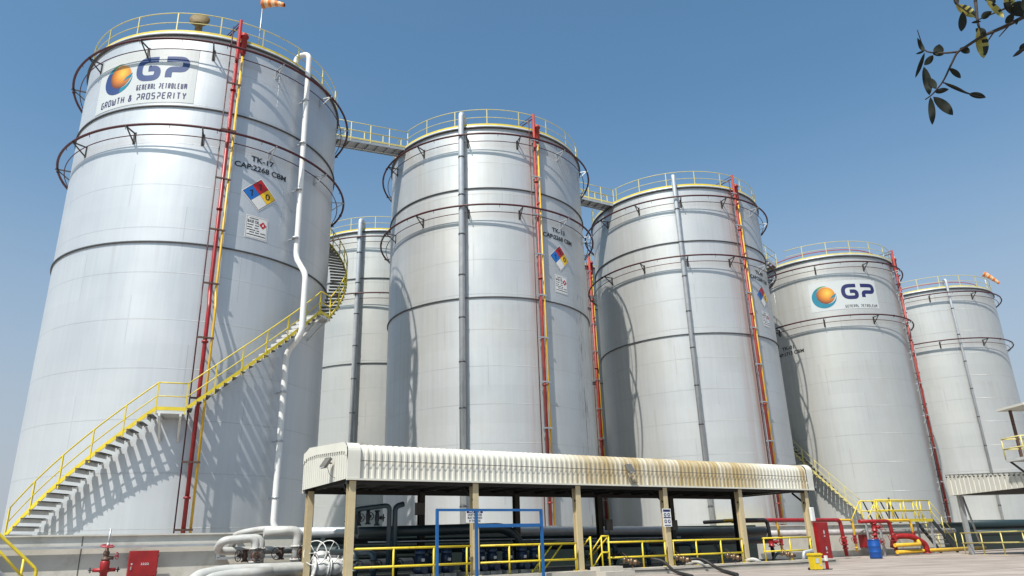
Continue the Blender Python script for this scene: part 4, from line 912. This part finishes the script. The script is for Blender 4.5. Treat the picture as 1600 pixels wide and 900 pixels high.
firemain('red main with cross arms standing behind the blue drum',[(31.15,VV,1.80),(31.0,VV,.15)],.10,'red',[((31.1,VV,1.5),(0,-1,0)),((31.05,VV,.75),(1,-.3,0))],flz=(.5,1.1))
firemain('red main right of the blue drum fed from the cross arm',[(29.9,VV,1.80),(32.55,VV,1.80),(32.75,VV,.1)],.10,'red',[((32.7,VV,.95),(-1,-.4,0))])
firemain('amber main dropping to the thick red bend',[(32.5,VV+.2,1.86),(34.75,VV+.1,1.84),(34.8,VV+.1,.55)],.065,'orangepipe',[((34.8,VV+.1,1.0),(-1,-.2,0))])
pipe('red_bend','thick red pipe arch ending in a ground flange','pipe',[(33.4,VV+.6,.4),(33.5,VV+.5,1.0),(34.4,VV,1.0),(35.3,VV-.2,.55),(35.3,VV-.2,.05)],.15,'red',.4,[((35.3,VV-.2,.1),(0,0,1))],16)
pipe('ground_pipe','yellow pipe lying low beside the thick red bend','pipe',[(32.2,VV-.3,.55),(34.6,VV-.3,.55),(34.7,VV-.1,.8)],.10,'orangepipe',.15,(),14,'yellow pipes at ground level right')
pipe('ground_pipe','yellow pipe lying on the ground toward the right canopy','pipe',[(32.3,VV-.3,.20),(43.,VV+.6,.20)],.10,'orangepipe',.15,(),14,'yellow pipes at ground level right')
pipe('grey_main','long grey pipe fixed along the bund wall at right','pipe',[(24.2,6.5,1.32),(42.5,6.5,1.25)],.15,'dullpipe',.2,(),18)
root=thing('tall_red_cabinet','tall leaning red fire cabinet beside the last shelter column','cabinet',F(23.35,2.2,.02),ANG)
m=MB(); m.box((0,0,.84),(.84,.4,1.68)); m.build('case','red',root,bevel=.01); m=MB(); m.box((0,-.207,.84),(.78,.012,1.6)); m.build('door','red',root)
m=MB(); fz=lambda a,b:Vector((a,-.2155,b)); 
for zc in (1.25,.55): polyfill(m,[(.05+.05*cos(i*.6),zc+.09*sin(i*.6)) for i in range(10)],fz); rectp(m,0,.1,zc-.2,zc-.15,fz,0,1)
m.build('marking','panel',root)
root=thing('hose_box','small red hose box on the wall behind the blue drum','cabinet',F(33.2,6.6,.85),ANG); m=MB(); m.box((0,0,0),(.7,.3,.8)); m.build('case','red',root,bevel=.01); m=MB(); m.box((0,-.156,0),(.62,.012,.72)); m.build('door','red',root)
# drum
root=thing('blue_drum','blue plastic drum standing on the yard before the red mains','drum',F(27.7,2.45,0),ANG)
m=MB(); m.lathe([(.0,0),(.26,0),(.285,.03),(.29,.1),(.29,.28),(.30,.30),(.29,.32),(.29,.56),(.30,.58),(.29,.60),(.29,.80),(.275,.86),(.285,.87),(.285,.89),(.26,.89),(.25,.87),(0,.87)],(0,0,0),28); m.build('body','bluedrum',root)
m=MB(); m.cyl((.1,.05,.865),(.1,.05,.90),.04,seg=10); m.build('bung','white',root)
m=MB(); 
for i in range(3):
    a0=-1.25+i*.09; m.face([P3(a0,.296,.66),P3(a0+.09,.296,.66),P3(a0+.09,.296,.78),P3(a0,.296,.78)])
m.build('sticker','white',root)
# bin
root=thing('waste_bin','yellow plastic waste bin with stickers at the platform corner','bin',F(14.95,-3.72,0),ANG+R(-14)); k=.56
m=MB(); a=[(-.15,-.13),(.15,-.13),(.15,.13),(-.15,.13)]; b=[(x*1.13,y*1.15) for x,y in a]
for i in range(4): j=(i+1)%4; m.face([(*a[i],.02),(*a[j],.02),(*b[j],.46),(*b[i],.46)])
m.face([(x,y,.02) for x,y in a]); m.build('body','binyel',root,bevel=.01)
m=MB(); m.box((0,0,.485),(.38,.35,.05)); m.box((0,.02,.515),(.33,.30,.03)); m.cyl((-.15,.19,.47),(.15,.19,.47),.015,seg=8); m.build('lid','binyel',root,bevel=.012)
m=MB(); m.cyl((-.17,.17,.04),(-.13,.17,.04),.045,seg=12); m.cyl((.13,.17,.04),(.17,.17,.04),.045,seg=12); m.build('wheel','rubber',root)
m=MB(); m.face([(-.10,-.147,.22),(.02,-.147,.22),(.02,-.156,.37),(-.10,-.156,.37)]); m.face([(.05,-.142,.12),(.10,-.142,.12),(.10,-.146,.18),(.05,-.146,.18)]); m.build('sticker','panel',root)
root=thing('warning_post','red and white banded post beside the yellow bin','post',F(15.35,-3.85,0),ANG)
m=MB(); m.box((0,0,.28),(.075,.075,.50)); o=m.build('post','red',root); m=MB(); m.box((0,0,.36),(.079,.079,.17)); m.build('white_band','white',root); m=MB(); m.box((0,0,.015),(.22,.22,.03)); m.build('base','rubber',root)

# yellow crossover platform at right
for i,(x,l) in enumerate(((.9,'first'),(1.75,'second'),(2.6,'third'),(3.5,'fourth'))):
    root=thing('slanting_stay','black slanting stay behind the yellow platform rail, '+l+' from the left','stay',F(32.3+x,6.3,1.76),ANG,'black stays behind the crossover platform'); m=MB(); m.beam((0,0,1.25),(.75,0,0),.05,.06); m.build('bar','black',root); m=MB(); m.box((.75,0,.01),(.16,.14,.02)); m.build('foot','black',root)
root=thing('crossover_platform','yellow railed crossover platform over the bund wall before TK-01','platform',F(32.3,4.9,0),ANG)
m=MB(); m.box((2.6,.5,1.85),(5.2,1.0,.08)); m.build('deck','galv',root)
m=MB(); m.box((2.6,-.01,1.85),(5.3,.03,.17)); m.build('edge_plate','yellow',root)
for y in(0,1.):
    m=MB(); m.cyl((-.1 if y==0 else .0,y,2.95),(5.2,y,2.95),.035,seg=8); m.cyl((0,y,2.4),(5.2,y,2.4),.03,seg=8)
    r=m.build('railing','yellow',root); pm=MB(); pm.cyl((0,0,0),(0,0,1.1),.033,seg=8); p0=pm.build('post','yellow',r)
    for i,x in enumerate((0,1.35,2.6,3.9,4.25,5.2)):
        o=p0 if i==0 else p0.copy()
        if i: COL.objects.link(o)
        o.location=(x,y,1.85)
for x in(.1,5.1):
    for y in(.1,.9): m=MB(); m.box((x,y,.92),(.09,.09,1.84)); m.build('leg','galv',root)
for a_,b_ in (((-.0,0,2.95),(-1.0,0,1.95)),((.4,0,1.9),(.0,0,2.9)),((0,1,2.95),(-1.0,1,1.95)),((1.6,.0,1.9),(1.2,0,2.9))): m=MB(); m.cyl(a_,b_,.03,seg=8); m.build('slanted_rail','yellow',root)
m=MB()
for y in(0,1.0): m.beam((5.2,y,1.82),(7.2,y,.05),.05,.22)
m.build('stringer','black',root)
tm_=MB(); tm_.box((0,0,0),(.26,.96,.04)); t0=tm_.build('tread','galv',root)
for i in range(7):
    o=t0 if i==0 else t0.copy()
    if i: COL.objects.link(o)
    o.location=(5.35+i*.26,.5,1.68-i*.235)
m=MB()
for y in(0,1.0): 
    m.cyl((5.2,y,2.95),(7.3,y,1.05),.03,seg=8); m.cyl((5.2,y,2.4),(7.3,y,.5),.025,seg=8)
    for x in(6.2,7.25): m.cyl((x,y,.9*(7.2-x)),(x,y,2.95-(x-5.2)*.905),.03,seg=8)
m.build('stair_handrail','yellow2',root)
m=MB(); m.beam((1.25,.2,1.85),(1.6,.2,3.1),.06,.10); m.build('leaning_bar','boxgrey',root)

# second canopy, its rail and the tower at the right edge
A=Vector((34.0,1.7)); B=Vector((31.3,-3.2)); d=(B-A).normalized(); e=Vector((-d.y,d.x)); L=(B-A).length; wA=F(A.x,A.y); ex=F(A.x+e.x,A.y+e.y)-wA; rot=math.atan2(ex.y,ex.x)
root=thing('canopy_shelter','second cream ribbed canopy cut off by the right picture edge','shelter',wA,rot)   # local x = along e, local -y = towards B
sgn=-1 if (Matrix.Rotation(-rot,3,'Z')@(F(B.x,B.y)-wA)).y<0 else 1
def zt(y): return 4.05-.40*abs(y)/L
m=MB(); n=56
for i in range(n):
    a,b=sgn*L*i/n*1.25,sgn*L*(i+1)/n*1.25; o_=-.04 if i%3 else 0.
    m.face([(o_,a,2.95),(o_,b,2.95),(o_,b,zt(b)),(o_,a,zt(a))])
    m.face([(o_,b,2.95),(-.04 if (i+1)%3 else 0.,b,2.95),(-.04 if (i+1)%3 else 0.,b,zt(b)),(o_,b,zt(b))])
m.build('end_panel','cladclean',root)
m=MB()
for i in range(22): y=sgn*(.15+i*L*1.25/22); m.box((-.045,y,zt(y)-.13),(.012,.13,.05))
m.build('vent_slot','soffit',root)
yl=sgn*L*1.25
m=MB(); m.face([(-.06,0,4.06),(14,0,4.06),(14,yl,zt(yl)+.01),(-.06,yl,zt(yl)+.01)]); m.face([(-.02,0,2.96),(14,0,2.96),(14,yl,2.96),(-.02,yl,2.96)]); m.face([(0,0,2.95),(14,0,2.95),(14,0,4.05),(0,0,4.05)]); m.build('roof','soffit',root)
for x_,y_,k_ in((.3,.35,'galv'),(5.,.35,'darkcol'),(.3,5.8,'galv'),(5.,4.5,'darkcol')): m=MB(); m.box((x_,sgn*y_,1.48),(.2,.2,2.95)); m.build('column',k_,root)
m=MB(); m.cyl((.5,sgn*.3,2.9),(.9,sgn*.3,.5),.05,seg=8); m.build('drain_pipe','whitepipe',root)
# rail in front of it, from column towards the camera
w2=wA+Vector((0,0,0)); gd=(F(B.x,B.y)-wA).normalized()
guard('pale yellow guard rail under the edge of the right canopy',0,7.2,(.1,1.6,3.1,4.6,6.1,7.1),origin=wA+gd*.2+Vector((ex.x-wA.x+0,ex.y-wA.y,0)) if 0 else wA+gd*.2,rot=math.atan2(gd.y,gd.x),group=None,mt='yellow2',z0=.0)
pipe('dark_main','thick dark pipe below the right canopy','pipe',[(40.5,4.6,1.55),(62,4.6,1.55)],.27,'teal',.3,(),20)
pipe('dark_main','lower dark pipe below the right canopy','pipe',[(40.5,4.2,1.05),(62,4.2,1.0)],.18,'teal',.3,(),20)
root=thing('stair_tower','pale yellow stair tower at the right picture edge','stairs',F(29.05,-4.2,0),math.atan2(gd.y,gd.x)+PI*.5)
sx=1
m=MB(); m.box((1.2,0,4.05),(2.4,1.3,.12)); m.build('landing','tread',root)
m=MB()
for y in(-.62,.62):
    for z in(4.55,5.0): m.cyl((0,y,z),(2.4,y,z),.03,seg=8)
for z in(4.55,5.0): m.cyl((0,-.62,z),(0,.62,z),.03,seg=8)
for x in(0,.8,1.6,2.4):
    for y in(-.62,.62): m.cyl((x,y,4.1),(x,y,5.0),.03,seg=8)
m.build('railing','yellow2',root)
for x in(1.0,2.3):
    for y in(-.6,.6): m=MB(); m.box((x,y,2.),(.12,.12,4.0)); m.build('leg','black',root)
for y in(-.5,.5): m=MB(); m.beam((.1,y,4.0),(1.0,y,3.2),.07,.07); m.build('brace','black',root)
m=MB()
for y in(-.55,.35): m.beam((.1,y-.9,0),(1.6,y-.9,2.3),.05,.2)
for k in range(9): m.box((.2+k*.16,-1.,.15+k*.25),(.24,.9,.04))
m.build('flight','tread',root)
m=MB()
for y in(-1.45,-.55): m.cyl((-.1,y,1.0),(1.4,y,3.3),.03,seg=8); m.cyl((-.1,y,.0),(-.1,y,1.0),.03,seg=8); m.cyl((.6,y,.8),(.6,y,2.1),.025,seg=8)
m.build('stair_handrail','yellow2',root)
m=MB(); m.box((1.6,0,6.35),(2.6,1.8,.10)); m.build('roof','cladclean',root); m=MB(); m.box((.75,-.6,5.2),(.1,.1,2.3)); m.box((.75,.6,5.2),(.1,.1,2.3)); m.build('roof_post','iron',root)

# ---------------------------------------------------------------- overhanging tree (upper right, close to the camera)
PITCH=R(19.5); ROLL=R(-1.7); FPX=1150.
def ray(px,py):
    x,y=px-800,450-py; c,s_=cos(ROLL),sin(ROLL); x,y=c*x-s_*y,s_*x+c*y; return Vector((x,FPX*cos(PITCH)-y*sin(PITCH),FPX*sin(PITCH)+y*cos(PITCH)))
def bp(zx,zy,dd=0.):
    q=ray(1380+zx*.22222,zy*.22222); k=(2.6+dd)/math.hypot(q.x,q.y); return q*k+Vector((0,0,EYE))
tb=Vector((3.6,2.4,0)); root=thing('tree','leafy tree branch reaching in at the upper right against the sky','tree',tb)
m=MB(); pts=[Vector((0,0,0)),Vector((.05,.03,1.2)),Vector((-.05,.1,2.4)),Vector((.1,.15,3.6))]; m.tube(pts,.1,12,radii=[.14,.11,.085,.05]); m.build('trunk','bark',root)
def tw(mb,zs,r0,r1):
    P=[bp(*z)-tb for z in zs]; P=bend(P,.03,3); n=len(P); mb.tube(P,r0,6,radii=[r0+(r1-r0)*i/(n-1) for i in range(n)])
m=MB()
end=bp(990,118,.1)-tb
m.tube([Vector((-.03,.08,2.2)),Vector((-.9,.0,2.5)),end],.02,8,radii=[.035,.018,.0065])
tw(m,[(990,118,.1),(880,175,.08),(780,220,.05),(700,250,.0),(580,330,0),(520,365,0),(470,470,0),(420,580,0),(340,670,0),(295,700,0)],.0065,.002)
tw(m,[(520,365,0),(420,375,0),(290,365,.02),(265,290,.02),(240,210,.02)],.0035,.0015)
tw(m,[(640,-60,.1),(655,60,.05),(665,170,.02),(700,260,0)],.006,.003)
tw(m,[(420,580,0),(500,605,.02),(600,660,.03),(715,687,.03)],.0025,.0015)
tw(m,[(890,172,.08),(815,258,.1)],.003,.0015); tw(m,[(780,222,.05),(728,300,.02)],.003,.0015)
tw(m,[(1000,10,.1),(880,50,.1),(760,100,.05),(665,140,.02)],.0045,.002)
tw(m,[(990,340,0),(915,395,0)],.004,.002)
tw(m,[(500,-60,0),(510,20,0),(560,60,0),(650,125,.02)],.003,.002)
m.tube([end,end+Vector((.3,-.1,.35)),Vector((0,.1,2.9))],.01,6)
m.tube([Vector((0,.1,2.6)),Vector((1.8,1.6,3.3))-tb,Vector((.9,.9,3.6))-tb],.02,6)  # limb and twigs added out of view to carry the shading leaves
for q in ((1.5,.6,3.6),(.6,1.5,3.6),(1.6,1.5,3.7),(.5,.6,3.6)): m.tube([Vector((1.2,1.2,3.5))-tb,Vector(q)-tb],.008,5)
m.build('branch','bark',root)
def leaf(mb,b,t,w,mi=0,curl=.12):
    """b,t in zoom px (+depth), w half width in px"""
    B=bp(*b)-tb; T=bp(*t)-tb; ax=T-B; L=ax.length; ax.normalize(); vd=(B+tb-Vector((0,0,EYE))).normalized(); sd=ax.cross(vd).normalized(); ww=w*.82*.2222/FPX*2.85
    tilt=random.uniform(-.5,.5); nrm=(sd.cross(ax)*cos(tilt)).normalized(); N=9; prev=None
    for i in range(N+1):
        u=i/N; hw=ww*(sin(PI*u**.85)**.75 if 0<i<N else .02); c=B+ax*L*u+nrm*curl*L*sin(PI*u)+sd*ww*.15*sin(3*u)
        cur=[mb.bm.verts.new(c-sd*hw+nrm*hw*.3),mb.bm.verts.new(c),mb.bm.verts.new(c+sd*hw+nrm*hw*.3)]
        if prev:
            for j in(0,1):
                f=mb.bm.faces.new((prev[j],prev[j+1],cur[j+1],cur[j])); f.material_index=mi if j==0 else (0 if mi==1 and random.random()<.4 else mi); f.smooth=True
        prev=cur
m=MB()
for b,t,w,mi in [((345,372,0),(425,385,0),20,0),((395,310,0),(375,385,0),36,0),((352,388,0),(288,458,0),24,0),((292,368,0),(225,548,0),15,0),((288,362,0),(240,265,0),17,0),((290,358,0),(228,380,0),9,0),((285,468,0),(325,670,0),30,0),((312,545,0),(372,625,0),24,0),((365,650,0),(462,628,0),20,0),((332,682,0),(345,878,0),24,0),((352,680,0),(490,810,0),34,0),((465,478,0),(545,550,0),20,0),((425,582,0),(605,665,.03),13,0),((600,660,.03),(722,686,.03),22,0),((538,338,0),(608,372,0),24,0),((560,80,0),(548,222,0),28,0),((510,35,0),(650,120,0),34,1),((690,130,.02),(765,80,.02),26,0),((672,195,0),(705,410,0),40,1),((650,200,0),(720,250,0),26,0),((725,0,0),(848,125,0),22,1),((700,-30,0),(790,20,0),24,0),((915,95,.05),(860,165,.05),26,0),((845,20,.05),(995,110,.05),44,0),((880,50,.05),(1010,60,.05),42,0),((850,-20,.05),(915,45,.05),30,1),((940,130,.05),(935,175,.05),9,0),((1000,330,0),(910,400,0),14,0),((1010,300,0),(960,360,0),26,0),((500,-40,0),(520,40,0),18,0),((620,160,0),(690,150,0),10,0),((980,-10,0),(1040,80,0),40,0)]:
    leaf(m,b,t,w,mi)
for i in range(60):   # rest of the crown, out of frame around the trunk
    a=random.uniform(0,2*PI); c=Vector((.2+random.uniform(-.5,.9),random.uniform(-.7,.5),random.uniform(2.6,3.8))); d=Vector((cos(a),sin(a),-.5)).normalized()*.11; s_=d.cross(Vector((0,0,1))).normalized()*.025
    m.face([c,c+d*.5-s_,c+d,c+d*.5+s_],0)
for i in range(420):   # unseen crown leaves added above the frame to shade the branch from the sun
    a=random.uniform(0,2*PI); rr=.75*math.sqrt(random.random()); c=Vector((1.0+rr*cos(a),1.0+rr*sin(a)*1.1,3.55+random.uniform(-.15,.25)))-tb; a=random.uniform(0,2*PI); d=Vector((cos(a),sin(a),random.uniform(-.4,.1))).normalized()*.13; s_=d.cross(Vector((0,0,1))).normalized()*.035
    m.face([c,c+d*.5-s_,c+d,c+d*.5+s_],0)
m.build('foliage',['leaf','leafy'],root)

# ---------------------------------------------------------------- camera, light, world
cam=bpy.data.cameras.new('camera'); co=bpy.data.objects.new('camera',cam); COL.objects.link(co); SC.camera=co
cam.sensor_width=36; cam.lens=FPX/1600*36; cam.clip_end=4000; cam.clip_start=.05
rt=Vector((cos(ROLL),0,0))+Vector((0,-sin(PITCH),cos(PITCH)))*sin(ROLL)
up=Vector((0,-sin(PITCH),cos(PITCH)))*cos(ROLL)-Vector((1,0,0))*sin(ROLL)
fw=Vector((0,cos(PITCH),sin(PITCH))); mm=Matrix((rt,up,-fw)).transposed().to_4x4(); mm.translation=Vector((0,0,EYE)); co.matrix_world=mm
SUN_AZ=R(-118); SUN_EL=R(54.5)
sd=Vector((cos(SUN_AZ)*cos(SUN_EL),sin(SUN_AZ)*cos(SUN_EL),sin(SUN_EL)))
li=bpy.data.lights.new('sun','SUN'); li.energy=4.7; li.angle=R(.53); li.color=(1,.95,.87); lo=bpy.data.objects.new('sun',li); COL.objects.link(lo); lo.rotation_euler=sd.to_track_quat('Z','Y').to_euler()
w=bpy.data.worlds.new('World'); SC.world=w; w.use_nodes=True; nt=w.node_tree; sky=nt.nodes.new('ShaderNodeTexSky'); sky.sky_type='NISHITA'; sky.sun_disc=False; sky.sun_elevation=SUN_EL; sky.sun_rotation=math.atan2(sd.x,sd.y)%(2*PI)
sky.air_density=1.0; sky.dust_density=2.0; sky.ozone_density=2.0; sky.altitude=0
bg=nt.nodes['Background']; bg.inputs['Strength'].default_value=.11; tint=nt.nodes.new('ShaderNodeMix'); tint.data_type='RGBA'; tint.blend_type='MULTIPLY'; tint.inputs['Factor'].default_value=1; tint.inputs['B'].default_value=(.80,1.09,1.10,1); nt.links.new(sky.outputs[0],tint.inputs['A']); 
tcw=nt.nodes.new('ShaderNodeTexCoord'); spw=nt.nodes.new('ShaderNodeSeparateXYZ'); nt.links.new(tcw.outputs['Generated'],spw.inputs[0])
mrw=nt.nodes.new('ShaderNodeMapRange'); mrw.interpolation_type='SMOOTHSTEP'; mrw.inputs['From Min'].default_value=.0; mrw.inputs['From Max'].default_value=.56; mrw.inputs['To Min'].default_value=.95; mrw.inputs['To Max'].default_value=0.; nt.links.new(spw.outputs[2],mrw.inputs[0])
nzw=nt.nodes.new('ShaderNodeTexNoise'); nzw.inputs['Scale'].default_value=1.6; nzw.inputs['Detail'].default_value=5; mpw=nt.nodes.new('ShaderNodeMapping'); mpw.inputs['Scale'].default_value=(1,1,4); nt.links.new(tcw.outputs['Generated'],mpw.inputs[0]); nt.links.new(mpw.outputs[0],nzw.inputs[0])
mlt=nt.nodes.new('ShaderNodeMath'); mlt.operation='MULTIPLY_ADD'; nt.links.new(nzw.outputs['Fac'],mlt.inputs[0]); mlt.inputs[1].default_value=.16; mlt.inputs[2].default_value=-.08
adw=nt.nodes.new('ShaderNodeMath'); adw.use_clamp=True; nt.links.new(mrw.outputs[0],adw.inputs[0]); nt.links.new(mlt.outputs[0],adw.inputs[1])
hz=nt.nodes.new('ShaderNodeMix'); hz.data_type='RGBA'; nt.links.new(adw.outputs[0],hz.inputs['Factor']); nt.links.new(tint.outputs['Result'],hz.inputs['A']); hz.inputs['B'].default_value=(3.0,3.22,3.65,1); nt.links.new(hz.outputs['Result'],bg.inputs[0])
SC.view_settings.view_transform='Standard'; SC.view_settings.look='None'; SC.view_settings.exposure=.47; SC.view_settings.gamma=1
SC.render.engine='CYCLES'; SC.render.resolution_x=1024; SC.render.resolution_y=576; SC.cycles.max_bounces=6
